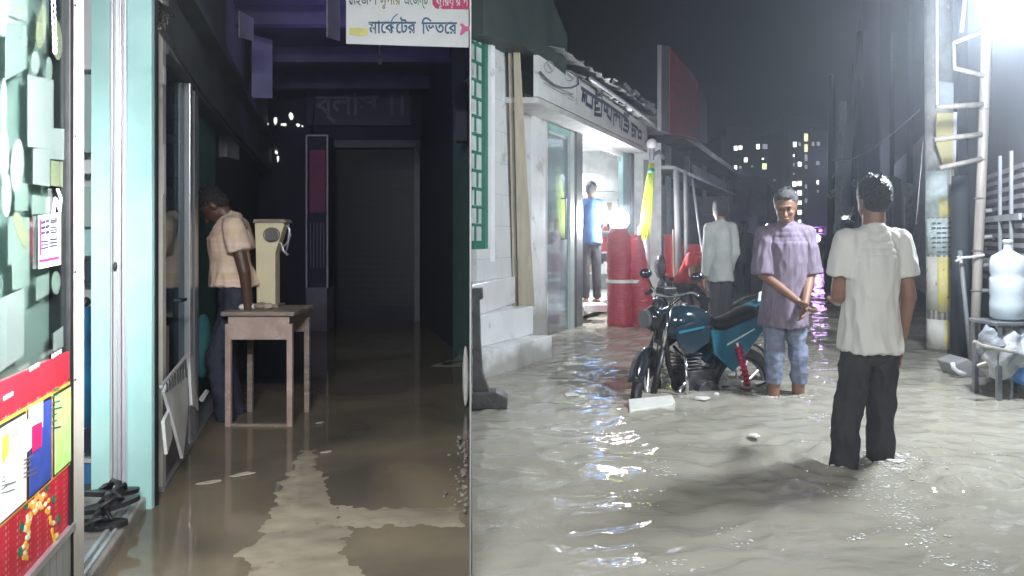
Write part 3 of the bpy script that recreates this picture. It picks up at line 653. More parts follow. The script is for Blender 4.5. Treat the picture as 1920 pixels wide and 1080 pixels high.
T = thing('ceiling_bulb', 'small pale bulb hanging just below the white banner', 'bulb', P(712, 110, 5.2))
b = B(); b.sph(P(712, 113, 5.2), (.02, .02, .03)); b.build('bulb', M_globe, T, smooth=True); b = B(); b.cyl(P(712, 106, 5.2), P(712, 60, 5.2), .006); b.build('wire', M_alu, T)
# tangled wire on the left header
b = B()
for k in range(4): b.tube([P(298+k*6+12*math.sin(i*1.3+k), 38-4*i+9*math.sin(i*2+k*2), 3.25) for i in range(8)], .005, 5)
b.build('wire_tangle', M_black, label='black wire tangle at top of the cream sign post', cat='wires')
# alley right wall
b = B(); g0, g1 = 6.53, 7.45
b.prism([(1.272-.25*g0, g0, -.27), (1.272-.25*g1+.25, g1, -.27), (1.272-.25*g1, g1, -.27)], (0, 0, 2.82)); b.build('green_side_wall', M_green, label='sliver of green painted wall at the right edge of the alley', cat='wall')
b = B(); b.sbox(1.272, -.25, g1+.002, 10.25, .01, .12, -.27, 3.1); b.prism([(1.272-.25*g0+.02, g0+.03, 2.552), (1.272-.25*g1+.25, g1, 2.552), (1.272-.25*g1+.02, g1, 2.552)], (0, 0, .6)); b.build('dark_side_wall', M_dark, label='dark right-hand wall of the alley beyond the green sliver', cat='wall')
b = B(); b.box((P(866, 0, 6.45).x, 6.45, 2.2), (.1, .2, .5)); b.build('wall_ledge', M_dark, label='dim grey corner ledge high at the right edge of the alley', cat='ledge')
# white sack and rubble at the right edge
b = B(); p = G(880, 770, 0); D = 4.9; b.sph(P(873, 705, D), (.022, .03, .2), 14, 10)
b.build('leaning_bag', mat('white_plastic_bag', (.7, .68, .66), .4, bump=.5), label='narrow white bag leaning at the right edge of the alley', cat='bag', smooth=True)
b = B()
for k in range(70):
    yy = random.uniform(3.0, 4.2); x = XD*yy-.012-abs(random.gauss(0, .035)); r_ = random.uniform(.004, .013); b.sph((x-r_, yy, .004+random.random()*.025), (r_, r_*1.2, r_*.8), 6, 4)
b.build('rubble', mat('rubble_grey', (.3, .27, .23), .8, (.15, .13, .12), 20), label='wet gravel and rubble along the alley right edge', cat='rubble', kind='stuff')
# floating leaves/scraps
for i, (px, py, w_, lb) in enumerate([(455, 890, 22, 'pale scrap floating in front of the table, rightmost of the alley scraps'), (392, 905, 22, 'pale torn scrap floating left of the pale sheen patch'), (612, 848, 12, 'small white scrap floating at the far end of pale sheen patch'), (600, 793, 9, 'tiny white scrap floating right of the table legs')]):
    q = G(px, py, .004); b = B(); s = w_/F*q[1]; pts = []
    for k in range(9):
        t = 2*math.pi*k/9; pts.append((q[0]+math.cos(t)*s*random.uniform(.7, 1), q[1]+math.sin(t)*s*random.uniform(.3, .6)+math.cos(t)*s*.4, .004))
    b.prism(pts, (0, 0, .004)); b.build('floating_scrap', mat('pale_scrap', (.55, .5, .42), .5), label=lb, cat='scrap')
# banner
T = thing('banner', 'white printed banner with blue and red Bengali lettering over the alley', 'banner', P(766, 85, 4.5))
D = 4.5; x0, x1 = P(649, 0, D).x, P(883, 0, D).x-.014
b = B(); b.add([(x0, D, Z(82, D)), (P(770, 0, D).x, D+.004, Z(86, D)), (x1, D, Z(89, D)), (x1, D, 2.85), (x0, D, 2.85)], [(0, 1, 2, 3, 4)])
b2 = B(); b2.prism([(x0, D, Z(82, D)), (P(770, 0, D).x, D, Z(86, D)), (x1, D, Z(89, D)), (x1, D, 2.85), (x0, D, 2.85)], (0, .008, 0)); b2.build('sheet', M_paper, T)
def bt(px, py, sx, sy=None, lift=.003):
    sy = sy or sx; o = P(px, py, D); return lambda u, v: Vector((o.x+u*sx, D-lift, o.z+v*sy))
b = B(); text(b, 'মা\u09c7ক\u09c7টর', .1, bt(692, 62, 1, 1.05), .002, 88*D/F)
b.build('writing', M_tealink, T)
b = B(); text(b, '\u09bfভত\u09c7র', .1, bt(791, 63, 1, 1.05), .002, 66*D/F)
stroke(b, [P(734, 40, D)+Vector((0, -.003, 0)), P(738, 33, D)+Vector((0, -.003, 0)), P(745, 27, D)+Vector((0, -.003, 0))], .006, (0, -1, 0))
b.build('writing', M_tealink, T)
b = B(); text(b, 'মাইজদী', .095, bt(652, 9, 1, 1.0), .001, 55*D/F); b.build('writing', mat('grey_ink', (.12, .12, .15), .5), T)
b = B(); text(b, 'সুপার', .095, bt(713, 9, 1, 1.0), .001, 38*D/F); b.build('writing', mat('olive_ink', (.25, .22, .05), .5), T)
b = B(); text(b, 'এ\u09c7জন্ট', .095, bt(758, 9, 1, 1.0), .001, 45*D/F); b.build('writing', mat('green_ink', (.05, .18, .08), .5), T)
b = B()
pts = [P(812, -40, D), P(811, 8, D), P(816, 15, D), P(822, 17, D), P(882, 18, D), P(882, -40, D)]
b.prism([p+Vector((0, -.004, 0)) for p in pts], (0, .002, 0)); b.build('red_label', M_magenta, T)
b = B(); text(b, 'কু\u09bfরয়ার পা', .085, bt(818, 11, 1, 1.0, .006), .001, 64*D/F); b.build('writing', M_paper, T)
b = B(); pts = [(862, 45), (866, 52), (862, 66), (866, 66), (874, 59), (882, 58), (882, 49), (874, 50), (866, 44)]
b.prism([P(x, y, D)+Vector((0, -.004, 0)) for x, y in pts], (0, .002, 0)); b.build('pink_arrow', M_pink, T)
b = B(); b.prism([P(x, y, D)+Vector((0, -.004, 0)) for x, y in [(655, 53), (672, 52), (690, 54), (690, 66), (676, 68), (655, 66)]], (0, .002, 0)); b.build('yellow_patch', mat('yellow_print', (.85, .8, .25), .5), T)
# table
TD = 4.47
T = thing('small_table', 'small worn wooden table standing in the alley water', 'table', (P(484, 0, TD).x, 4.66, 0))
x0, x1 = P(421, 0, TD).x, P(548, 0, TD).x; zt_ = Z(592, TD)
b = B(); b.box(((x0+x1)/2, 4.67, zt_+.012), (x1-x0+.035, .44, .028)); b.build('tabletop', M_wood, T, bevel=.006)
M_apron = mat('worn_red_apron', (.5, .38, .33), .6, (.35, .25, .22), 7, dirt=((.6, .5, .42), 9, .6), bump=.3)
za = Z(637, TD)
b = B(); b.box(((x0+x1)/2, 4.485, (zt_+za)/2), (x1-x0-.04, .02, zt_-za)); b.build('apron', M_apron, T)
b = B(); b.box(((x0+x1)/2, 4.86, (zt_+za)/2), (x1-x0-.04, .02, zt_-za)); b.build('apron', M_apron, T)
for sx in (x0+.018, x1-.018):
    for y in (4.487, 4.86):
        b = B(); b.box((sx, y, (zt_-.1)/2-.05), (.034, .034, zt_+.1)); b.build('leg', M_apron if y < 4.6 else M_wood, T, bevel=.004)
b = B(); b.box(((x0+x1)/2, 4.487, .0), (x1-x0-.06, .024, .03)); b.build('stretcher', M_wood, T)
# objects on the table
for (px, py, r_, lb, m) in [(456, 573, .026, 'white cup lying at left of the table top', M_paper), (468, 583, .03, 'crumpled white paper on the table front edge', M_white), (490, 572, .034, 'small dark bundle in middle of table top', M_wood), (502, 566, .03, 'pale crumpled bag beside the cream scale foot', mat('pale_brown_bag', (.45, .36, .32), .6))]:
    p = P(px, py, 4.6); p.z = zt_+.026+r_*.6; b = B(); b.sph(p, (r_*1.2, r_, r_*.7), 12, 8)
    for v_ in b.v: v_ += Vector((noise.noise(v_*40), noise.noise(v_*40+Vector((9, 0, 0))), 0))*r_*.35
    b.build('crumpled_bundle', m, label=lb, cat='bundle')
T = thing('weighing_scale', 'cream column scale with dark round dial standing on the table', 'scale', P(499, 560, 4.75))
SD = 4.75; M_scale = mat('cream_enamel', (.72, .66, .45), .4, (.66, .58, .38), 4, dirt=((.35, .3, .25), 6, .68))
def pq(pts, D): return [P(x, y, D) for x, y in pts]
b = B(); b.prism(pq([(481, 572), (479, 470), (477, 418), (484, 414), (530, 414), (533, 420), (521, 458), (516, 475), (516, 572)], SD), (0, .1, 0)); b.build('column', M_scale, T, bevel=.006)
b = B(); b.prism(pq([(474, 418), (476, 411), (534, 411), (537, 418)], SD-.01), (0, .13, 0)); b.build('top_plate', M_wood, T)
b = B(); b.cyl(P(509, 440, SD-.035), P(509, 440, SD+.01), .04, n=22); b.build('dial', M_black, T)
b = B(); b.tube([P(509+math.cos(t)*15, 440+math.sin(t)*13, SD-.012) for t in [2*math.pi*i/20 for i in range(20)]], .004, 6, True); b.build('dial_ring', M_wood, T)
b = B(); b.box((P(499, 0, SD).x, SD+.04, zt_+.034), (.17, .16, .02)); b.build('foot', M_wood, T)
b = B(); b.tube(pq([(536, 420), (543, 430), (541, 452), (533, 462), (527, 452), (531, 470), (540, 478)], SD+.05), .008, 7); b.tube(pq([(540, 415), (545, 440), (537, 470)], SD+.06), .005, 6); b.build('bent_handle', M_alu, T, smooth=True)
#@@STREET
# ================================================================== THE STREET (right)
# wedge of building at the corner behind the partition
GY0 = 6.52
# green window grille
T = thing('green_window', 'green framed lattice window at far left of the street', 'window', (SX+SS*6.75, 6.75, 0))
ya, yb = YS(885.6), YS(911)
zb, zT = Z(466, 6.75), 3.6
b = B(); b.sbox(SX, SS, yb-.07, yb, -.03, .02, zb, zT); b.sbox(SX, SS, ya, yb-.071, -.006, .015, zb, zb+.07); b.build('frame', M_ltgreen, T)
b = B()
for k in range(16):
    z = zb+.07+k*.16; b.sbox(SX, SS, ya, yb-.071, -.006, .006, z+.13, z+.155)
    b.sbox(SX, SS, ya+.05+.04*(k % 2), ya+.07+.04*(k % 2), -.006, .004, z, z+.129)
b.build('lattice', M_ltgreen, T)
b = B(); b.sbox(SX, SS, ya+.01, yb-.072, -.012, -.007, zb+.071, zT); b.build('pane', mat('frosted_pane', (.5, .55, .54), .3), T)
def sw(px0, px1, o0, o1, z0, z1, name, m, label, cat='wall', xa=SX, bevel=.003):
    b = B(); b.sbox(xa, SS, YS(px0, xa), YS(px1, xa), o0, o1, z0, z1); return b.build(name, m, label=label, cat=cat, bevel=bevel)
sw(911.5, 918, -.1, .05, .9, 3.7, 'window_jamb', M_white, 'white upright jamb between green window and tiled pillar', 'jamb')
sw(886, 911.4, -.012, .04, -.27, zb-.002, 'tiled_wall', M_tile, 'white tiled wall below the green window')
sw(918.5, 961, -.12, .0, -.27, Z(78, 7.0), 'tiled_pillar', M_tile, 'white tiled wall pillar left of the beige leaning post')
sw(1000, 1030, -.2, -.02, -.27, Z(215, 8.1), 'cement_pillar', mat('whitewash', (.68, .69, .69), .6, (.58, .59, .59), 4, dirt=((.38, .37, .34), 4, .57), tide=.55, bump=.2), 'whitewashed pillar between beige post and shop glass')
# dark upper wall above pillar & tarpaulin
b = B(); b.sbox(SX, SS, YS(918.5), YS(1035), -.35, -.13, Z(230, 8), 3.7); b.sbox(SX, SS, YS(961.5), YS(999), -.3, -.14, -.27, Z(230, 8)-.002)
b.build('dark_upper_wall', M_tarp, label='dark greenish wall behind and above the tiled pillar', cat='wall')
b = B(); rings = []
for i in range(13):
    px = 905+i*13; t = i/12; top = 440-(-.0)+0
    yb_ = YS(px, -2.75); zl = Z(60+i*1.5+60*t*t, yb_)
    zt2 = Z(-120+ (i/12)**2.2*190, yb_)
    rings.append([Vector((-2.75+SS*yb_-.45, yb_, zl)), Vector((-2.75+SS*yb_, yb_, zl-.02)), Vector((-2.75+SS*yb_+.02, yb_, max(zl, zt2))), Vector((-2.75+SS*yb_-.45, yb_, max(zl, zt2)+.05))])
b.loft(rings); b.build('tarpaulin', M_tarp, label='dark green tarpaulin bulging above shop roof near top left of street', cat='tarpaulin', smooth=False)
# beige leaning post
T = thing('leaning_post', 'beige wooden post leaning slightly against the tiled pillar', 'post', P(985, 575, 7.4))
b = B(); a0, a1 = P(972, 576, 7.35), P(961, 46, 7.1); c0, c1 = P(993, 576, 7.35), P(970, 46, 7.1)
b.hexa([a0, P(1003, 576, 7.35), P(1003, 576, 7.5), P(972, 576, 7.5), a1, P(972, 46, 7.1), P(972, 46, 7.25), P(961, 46, 7.25)]); b.build('post', M_beige, T, bevel=.006)
b = B(); b.hexa([P(962, 576, 7.38), P(970, 576, 7.38), P(970, 576, 7.45), P(962, 576, 7.45), P(952, 46, 7.13), P(959, 46, 7.13), P(959, 46, 7.2), P(952, 46, 7.2)]); b.build('edge_batten', M_beige, T)
# steps
T = thing('tiled_steps', 'flight of three white tiled steps rising from the flood', 'steps', (SX+SS*6.9+.3, 7.0, -.27))
M_step = mat('white_step_tiles', (.7, .71, .71), .25, (.62, .63, .63), 3, dirt=((.42, .41, .38), 5, .6), tide=.36)
def step(n0, f0, z0, z1):
    """outer face runs from n0 to f0 (points read at height z0), closed against facade and partition"""
    xq = (884.8-960)/F; k = (f0.x-n0.x)/(f0.y-n0.y); yo = (n0.x-k*n0.y)/(xq-k); yi = (SX-.02)/(xq-SS)
    b = B(); b.prism([(xq*yo, yo, z0), (f0.x, f0.y, z0), (SX-.02+SS*(f0.y-.02), f0.y-.02, z0), (xq*yi, yi, z0)], (0, 0, z1-z0)); b.build('step', M_step, T, bevel=.006)
def gz(px, py, z): D_ = (HC-z)*F/(py-HY); return Vector(((px-960)/F*D_, D_, z))
step(gz(905, 712, 0), gz(1035, 672, 0), -.27, .215)
step(gz(905, 650, .218), gz(1000, 626, .218), .216, .48)
step(gz(905, 588, .483), gz(966, 568, .483), .481, .745)
# dark stand
T = thing('dark_stand', 'dark worn wooden stand leg rising from flood beside the steps', 'stand', P(905, 765, 4.95))
b = B(); b.prism(pq([(885, 541), (905, 541), (906, 560), (899, 563), (901, 640), (905, 700), (918, 735), (886, 735)], 4.95), (0, .09, 0)); b.build('leg', mat('dark_wet_wood', (.1, .1, .1), .5, (.06, .06, .06), 6, bump=.5), T, bevel=.006)
b = B(); b.prism(pq([(885, 738), (930, 736), (952, 748), (951, 768), (885, 768)], 4.9), (0, .16, 0)); b.build('foot', MATS['dark_wet_wood'], T, bevel=.008)
# ---- shop: glass door, frames, opening
T = thing('shop_glass_door', 'wide open shop front with glass door, dark posts and teal frame', 'shopfront', (SX+SS*9, 9, -.2))
y = YS
b = B(); b.sbox(SX, SS, y(1030), y(1066), -.02, -.008, -.1, 2.33); b.build('glass_pane', glass('street_glass', (.75, .85, .88), .12, .02, .35, (.45, .5, .52)), T)
b = B(); b.sbox(SX, SS, y(1066.5), y(1074), -.05, .02, -.27, 2.4); b.build('glass_edge_frame', mat('grey_green_frame', (.35, .42, .42), .4), T)
b = B(); b.sbox(SX, SS, y(1077), y(1088), -.08, .03, -.27, 2.5); b.build('dark_upright', mat('dark_steel_upright', (.09, .1, .11), .4), T)
b = B(); b.sbox(SX, SS, y(1088), y(1176), -.05, .0, Z(205, 10)-.16, Z(205, 10)-.1); b.sbox(SX, SS, y(1030), y(1066), -.04, .01, 2.33, 2.4); b.build('top_rail', mat('teal_rail', (.2, .42, .4), .4), T)
b = B(); b.sbox(SX, SS, y(1167), y(1172), -.06, .01, -.2, 2.45); b.sbox(SX, SS, y(1172.5), y(1181), -.09, -.0, -.2, 2.45); b.build('teal_side_frame', mat('teal_side', (.3, .5, .5), .4), T)
b = B(); p = on(1052, 400, SX+.02, SS); b.tube([p+Vector((.0, 0, .17)), p+Vector((.06, 0, .17)), p+Vector((.06, 0, -.3)), p+Vector((0, 0, -.3))], .014, 8); b.build('handle', M_chrome, T)
b = B(); b.sbox(SX, SS, y(1090), y(1166), .0-.03, -.025, Z(262, 10), Z(262, 10)+.012); text(b, 'MUSIM', .2, lambda u, v: Vector((SX+SS*(11.4-u*1.8)-.02, 11.4-u*1.8, 1.15+(440-292)/F*10.6+v*1.0))); b.build('glass_writing', mat('grey_lettering', (.3, .33, .36), .5), T)
# posters on the glass / goods below
b = B()
for (x, yy, r_) in [(1036, 602, .09), (1048, 597, .08), (1057, 605, .07)]: b.sph(on(x, yy, SX-.15, SS), (r_, r_, r_*.8), 10, 7)
b.build('tub_row', mat('pale_green_tubs', (.35, .45, .4), .5, (.55, .6, .55), 8), label='pale green tubs standing behind the shop glass at floor', cat='tubs')
# shop room
T = thing('shop_room', 'brightly lit white shop interior with stocked shelves', 'room', (-.6, 11.4, 0))
M_in = mat('bright_shop_wall', (.8, .82, .82), .6)
fy0, fy1 = 8.2, 12.35
def roomplan(z, h):
    b = B(); wl_ = lambda y_: 1.272-.25*y_+.16
    b.prism([(wl_(8.0), 8.0, z), (SX+SS*8.0-.1, 8.0, z), (SX+SS*13.0-.1, 13.0, z), (-1.9, 13.0, z), (-1.9, 10.35, z), (wl_(10.35), 10.35, z)], (0, 0, h)); return b
roomplan(.08, .12).build('floor', M_white, T)
roomplan(2.6, .06).build('room_ceiling', M_in, T)
b = B(); b.box((.3, 13.05, 1.4), (4.6, .08, 2.7)); b.build('back_wall', M_in, T)
b = B(); b.sbox(1.272, -.25, 7.9, 10.35, .125, .155, .2, 2.6); b.box((-1.95, 11.7, 1.4), (.06, 2.7, 2.6)); b.box((-1.6, 10.38, 1.4), (.7, .05, 2.6)); b.build('side_wall', M_in, T)
T = thing('goods_shelf', 'tall shop shelf stocked with small boxes behind the doorway', 'shelf', (1.1, 12.8, .2))
b = B()
for z in (.5, .85, 1.2, 1.55, 1.9): b.box((1.1, 12.75, z), (1.5, .3, .025))
for x in (.35, 1.1, 1.85): b.box((x, 12.75, 1.05), (.03, .3, 1.8))
b.build('shelf_frame', M_white, T)
gm = [M_paper, mat('red_pack', (.45, .05, .06), .5), mat('grey_pack', (.35, .37, .4), .5), mat('green_pack', (.12, .35, .2), .5), M_ink, mat('tan_pack', (.5, .4, .25), .5)]
for lv in (.515, .865, 1.215, 1.565):
    x = .4; b = B()
    while x < 1.8:
        w_ = random.uniform(.05, .13); h_ = random.uniform(.12, .28); b.mi = random.randrange(6); b.box((x+w_/2, 12.7, lv+h_/2), (w_*.92, .16, h_)); x += w_
    b.build('goods_row', gm, T)
# work lamp
T = thing('work_lamp', 'dazzling bright round work lamp at the shop doorway', 'lamp', (1.42, 10.5, .2))
b = B(); b.sph((1.475, 10.22, 1.36), (.115, .05, .115), 20, 12); b.build('lamp_glow', E_work, T, smooth=True)
b = B(); b.cyl((1.475, 10.28, 1.36), (1.475, 10.4, 1.36), .15, .07, 20); b.cyl((1.475, 10.35, 1.3), (1.475, 10.35, -.2), .02); b.build('stand', M_steel, T)
# tubes under the sign soffit
# ---- signboard
XSN = -2.75
T = thing('shop_signboard', 'long white shop signboard with dark blocky lettering and round emblems', 'sign', (XSN+SS*9.3, 9.3, 2.5))
ys0, ys1 = YS(1010, XSN), YS(1214, XSN)
b = B(); b.hexa([(XSN+SS*ys0-.05, ys0, 2.48), (XSN+SS*ys0, ys0, 2.48), (XSN+SS*ys1, ys1, 2.5), (XSN+SS*ys1-.05, ys1, 2.5), (XSN+SS*ys0-.05, ys0, 2.92), (XSN+SS*ys0, ys0, 2.92), (XSN+SS*ys1, ys1, 2.83), (XSN+SS*ys1-.05, ys1, 2.83)])
b.build('board', M_signw, T)
NS = Vector((1, -SS, 0)).normalized()
def sp(zx, zy, off=.008): return on(zx/5.144+990, zy/5.144+80, XSN+off, SS)
strokes = [[(520, 440), (720, 575)], [(715, 560), (960, 735)], [(535, 455), (530, 520), (525, 555)], [(528, 515), (550, 510), (545, 555)], [(568, 480), (563, 588), (618, 625), (624, 520)],
           [(652, 515), (648, 575), (672, 580)], [(650, 600), (645, 690), (708, 700), (714, 520)], [(650, 640), (690, 640)], [(655, 500), (660, 460), (690, 450), (712, 480), (712, 540)], [(662, 500), (700, 505)],
           [(740, 590), (736, 650), (760, 660), (758, 625)], [(772, 600), (768, 700), (800, 745), (806, 640)], [(830, 650), (826, 790)], [(830, 700), (852, 690), (850, 740)], [(885, 690), (886, 805)], [(852, 690), (885, 730)],
           [(908, 700), (902, 832)], [(930, 685), (975, 700)], [(926, 700), (930, 740), (970, 760)], [(930, 790), (972, 810), (960, 862), (920, 835)], [(970, 760), (972, 810)],
           [(1000, 780), (1060, 830)], [(1010, 790), (1002, 892)], [(1002, 835), (1030, 850), (1024, 900), (1002, 892)], [(1042, 815), (1036, 905)], [(1068, 850), (1062, 912), (1094, 922), (1092, 862), (1068, 850)]]
b = B()
for s_ in strokes: stroke(b, [sp(x, y_) for x, y_ in s_], .046, NS)
b.build('lettering', M_ink, T)
b = B()
def ring(cx, cy, rx, ry, w_=.014): stroke(b, [sp(cx+math.cos(t)*rx, cy+math.sin(t)*ry, .006) for t in [2*math.pi*i/16 for i in range(17)]], w_, NS)
ring(205, 235, 45, 55); ring(400, 320, 45, 50); stroke(b, [sp(120, 330, .006), sp(240, 420, .006), sp(440, 500, .006)], .012, NS); stroke(b, [sp(150, 385, .006), sp(330, 490, .006), sp(430, 500, .006)], .014, NS)
stroke(b, [sp(380, 300, .006), sp(425, 340, .006)], .03, NS); stroke(b, [sp(190, 210, .006), sp(225, 255, .006)], .03, NS); stroke(b, [sp(470, 360, .006), sp(470, 600, .006)], .012, NS)
for (a, c) in [((390, 500), (440, 530)), ((385, 530), (440, 560))]: stroke(b, [sp(*a, .006), sp(*c, .006)], .012, NS)
b.build('emblems', mat('faded_grey_print', (.3, .31, .32), .5), T)
b = B(); b.tube([sp(x, y_, .03) for x, y_ in [(115, 280), (180, 350), (250, 405), (330, 435), (420, 435), (485, 405), (480, 330)]], .009, 6); b.build('sagging_cable', M_black, label='black cable sagging across the emblem end of the signboard', cat='cable')
b = B(); b.sbox(SX, SS, YS(1010, XSN), YS(1214, XSN), -.1, .325, 2.42, 2.475); b.build('awning_soffit', mat('pale_soffit', (.5, .5, .48), .5), label='pale soffit board beneath the long white signboard', cat='soffit')
b = B(); b.sbox(SX, SS, YS(1088), YS(1180)+.3, -.06, .0, 2.34, 2.42); b.build('shop_header', M_white, label='white header strip directly above the lit shop doorway', cat='header')
# corrugated tin roofs
def tin(x0a, px0, px1, z0, z1, wd, name, label, n=90, jag=.06):
    b = B(); v = []; f = []; ya_, yb_ = YS(px0, x0a), YS(px1, x0a)
    for i in range(n+1):
        yy = ya_+(yb_-ya_)*i/n; zz = z0+(z1-z0)*i/n+.018*math.sin(i*1.5)
        j = random.uniform(-jag, jag)*.7
        v += [(x0a+SS*yy+j, yy, zz-.02), (x0a+SS*yy-wd, yy, zz+.14)]
    for i in range(n): f.append((2*i, 2*i+2, 2*i+3, 2*i+1))
    b.add(v, f); o = b.build(name, M_foil, label=label, cat='roof'); s_ = o.modifiers.new('thickness', 'SOLIDIFY'); s_.thickness = .008; return o
tin(-2.6, 1056, 1282, 3.03, 3.1, .9, 'tin_roof', 'tattered upper corrugated tin roof above the white signboard')
tin(-2.66, 1098, 1240, 2.93, 2.88, .5, 'tin_roof', 'lower broken strip of corrugated tin between roof and signboard', 60, .09)
b = B()
for (a, c) in [((600, 345), (930, 575)), ((950, 590), (1230, 795))]:
    b.tube([on(a[0]/5.144+990, a[1]/5.144+80, -2.58, SS), on(c[0]/5.144+990, c[1]/5.144+80, -2.58, SS)], .022, 8)
b.build('roof_pipes', M_alu, label='two bright pipes slung under the tin roof edge', cat='pipes')
b = B()
for k in range(26):
    px = 1150+random.random()*125; q = on(px, 90+(px-1060)*.68+random.uniform(-6, 4), -2.58, SS); b.box(q, (.06*random.random()+.03, .05+.1*random.random(), .02+.03*random.random()), rz=random.random()*3, rx=random.random())
b.build('roof_debris', M_foil, label='bright torn scraps heaped along the tin roof edge', cat='scraps', kind='stuff')
# globe lamp
T = thing('globe_lamp', 'unlit white globe lamp on bracket at end of signboard', 'lamp', P(1222, 285, 11.3))
b = B(); b.sph(P(1222, 270, 11.3), .085, 20, 12); b.build('globe', M_globe, T, smooth=True)
b = B(); b.cyl(P(1222, 278, 11.3), P(1222, 300, 11.3), .05, .035); b.tube([P(1222, 292, 11.3), P(1236, 284, 11.35), P(1244, 296, 11.5)], .03, 8); b.build('bracket', M_steel, T)
# red billboard
T = thing('red_billboard', 'dark red billboard on grey frame standing above the shop roofs', 'billboard', P(1280, 250, 13))
XB2 = -2.4; b = B(); b.hexa([on(1256, 250, XB2, SS)-Vector((.05, 0, 0)), on(1256, 250, XB2, SS), on(1309, 262, XB2, SS), on(1309, 262, XB2, SS)-Vector((.05, 0, 0)), on(1256, 88, XB2, SS)-Vector((.05, 0, 0)), on(1256, 88, XB2, SS), on(1309, 151, XB2, SS), on(1309, 151, XB2, SS)-Vector((.05, 0, 0))]); b.build('panel', M_redboard, T)
b = B(); b.hexa([on(1240, 245, XB2, SS)-Vector((.06, 0, 0)), on(1240, 245, XB2, SS), on(1255, 250, XB2, SS), on(1255, 250, XB2, SS)-Vector((.06, 0, 0)), on(1240, 84, XB2, SS)-Vector((.06, 0, 0)), on(1240, 84, XB2, SS), on(1255, 86, XB2, SS), on(1255, 86, XB2, SS)-Vector((.06, 0, 0))]); b.build('grey_edge', mat('grey_board_edge', (.16, .17, .18), .5), T)
b = B(); b.hexa([on(1310.5, 262, XB2, SS)-Vector((.06, 0, 0)), on(1310.5, 262, XB2, SS), on(1326, 270, XB2, SS), on(1326, 270, XB2, SS)-Vector((.06, 0, 0)), on(1310.5, 165, XB2, SS)-Vector((.06, 0, 0)), on(1310.5, 165, XB2, SS), on(1326, 180, XB2, SS), on(1326, 180, XB2, SS)-Vector((.06, 0, 0))]); b.build('side_panel', mat('dull_mauve_board', (.12, .08, .1), .5), T)
b = B()
for (a0, a1, yy) in [(1268, 1300, 150), (1266, 1302, 180), (1270, 1298, 200), (1285, 1292, 165)]: stroke(b, [on(a0, yy, XB2+.008, SS), on(a1, yy+10, XB2+.008, SS)], .03, NS)
b.build('faded_writing', mat('faded_red_letters', (.26, .05, .08), .5), T)
# side shop with lit shelves
T = thing('side_shop', 'small narrow lit shop with full shelves right of bright doorway', 'shop', (SX+SS*12.5, 12.5, 0))
b = B(); b.box((1.25, 13.9, 1.1), (2.2, .06, 2.6)); b.build('back_wall', M_in, T)
b = B(); b.sbox(SX, SS, YS(1181), YS(1187), -.06, .02, -.2, 2.45); b.sbox(SX, SS, YS(1213), YS(1217), -.06, .02, -.2, 2.45); b.build('frame', mat('grey_steel_frame', (.2, .21, .22), .5), T)
for k, z in enumerate((.4, .75, 1.1, 1.45, 1.8)):
    b = B(); x = 1.2; b.mi = 0; b.box((1.7, 13.6, z-.01), (1.3, .3, .02))
    while x < 2.3: w_ = random.uniform(.06, .12); h_ = random.uniform(.1, .26); b.mi = random.randrange(6); b.box((x+w_/2, 13.55, z+h_/2), (w_*.9, .15, h_)); x += w_
    b.build('goods_row', gm, T)
# yellow-green hanging bundle
T = thing('rope_bundle', 'bright yellow-green bundle of strips hanging by the side shop', 'bundle', P(1215, 440, 10.2))
D = 10.2; b = B()
for k, (x1_, w_) in enumerate([(1203, .016), (1207, .018), (1211, .018), (1215, .018), (1219, .014)]):
    b.tube([P(1221+k*.6, 306, D), P(1219+(x1_-1211)*.6, 340, D), P(x1_+2, 400, D), P(x1_-2, 446+4*(k % 2), D)], [.03, .024, w_*1.1, w_], 7)
b.build('strips', M_yelgr, T, smooth=True)
b = B(); b.sph(P(1221, 320, D-.03), (.05, .04, .035)); b.build('tie', M_ltgreen, T)
b = B(); b.loft([[P(1206, yy, D+.1)+Vector((math.cos(t)*r_, math.sin(t)*.05, 0)) for t in [2*math.pi*i/12 for i in range(12)]] for yy, r_ in ((425, .07), (455, .09), (480, .1), (540, .09))]); b.build('pale_sack', M_sack, label='pale sack standing under the yellow-green hanging bundle', cat='sack', smooth=True)
# red rolls
for (px, w_, top, lb, D) in [(1160, 24, 428, 'shiny red plastic-wrapped roll standing left, below the work lamp', 9.4), (1190, 20, 440, 'shiny red plastic roll leaning at right of its pair', 9.6)]:
    T = thing('red_roll', lb, 'roll', P(px, 607, D)); b = B(); rings = []
    for k in range(26):
        t = k/25; yy = 612+(top-612)*t; cx = px+(12*(1-t) if px > 1170 else 2*(1-t)); r_ = (w_-5+(14*(1-t) if px > 1170 else 4))/F*D*(1+.03*math.sin(k*1.9)+.02*math.sin(k*.8)); r_ *= (1 if k < 24 else .75)
        rings.append([P(cx, yy, D)+Vector((math.cos(a)*r_, math.sin(a)*r_*.8, 0)) for a in [2*math.pi*i/22 for i in range(22)]])
    b.loft(rings); b.build('roll', M_redplastic, T, smooth=True)
    b = B(); b.loft([[P(px+2, yy, D)+Vector((math.cos(a)*w_/F*D*1.06, math.sin(a)*w_/F*D*.86, 0)) for a in [2*math.pi*i/22 for i in range(22)]] for yy in (530, 524)]); b.build('tape_band', M_ppale, T)
b = B(); b.box(P(1115, 576, 9.9), (.3, .3, .1)); b.build('white_crate', M_white, label='low white block at foot of the blue-shirted man', cat='block', bevel=.02)
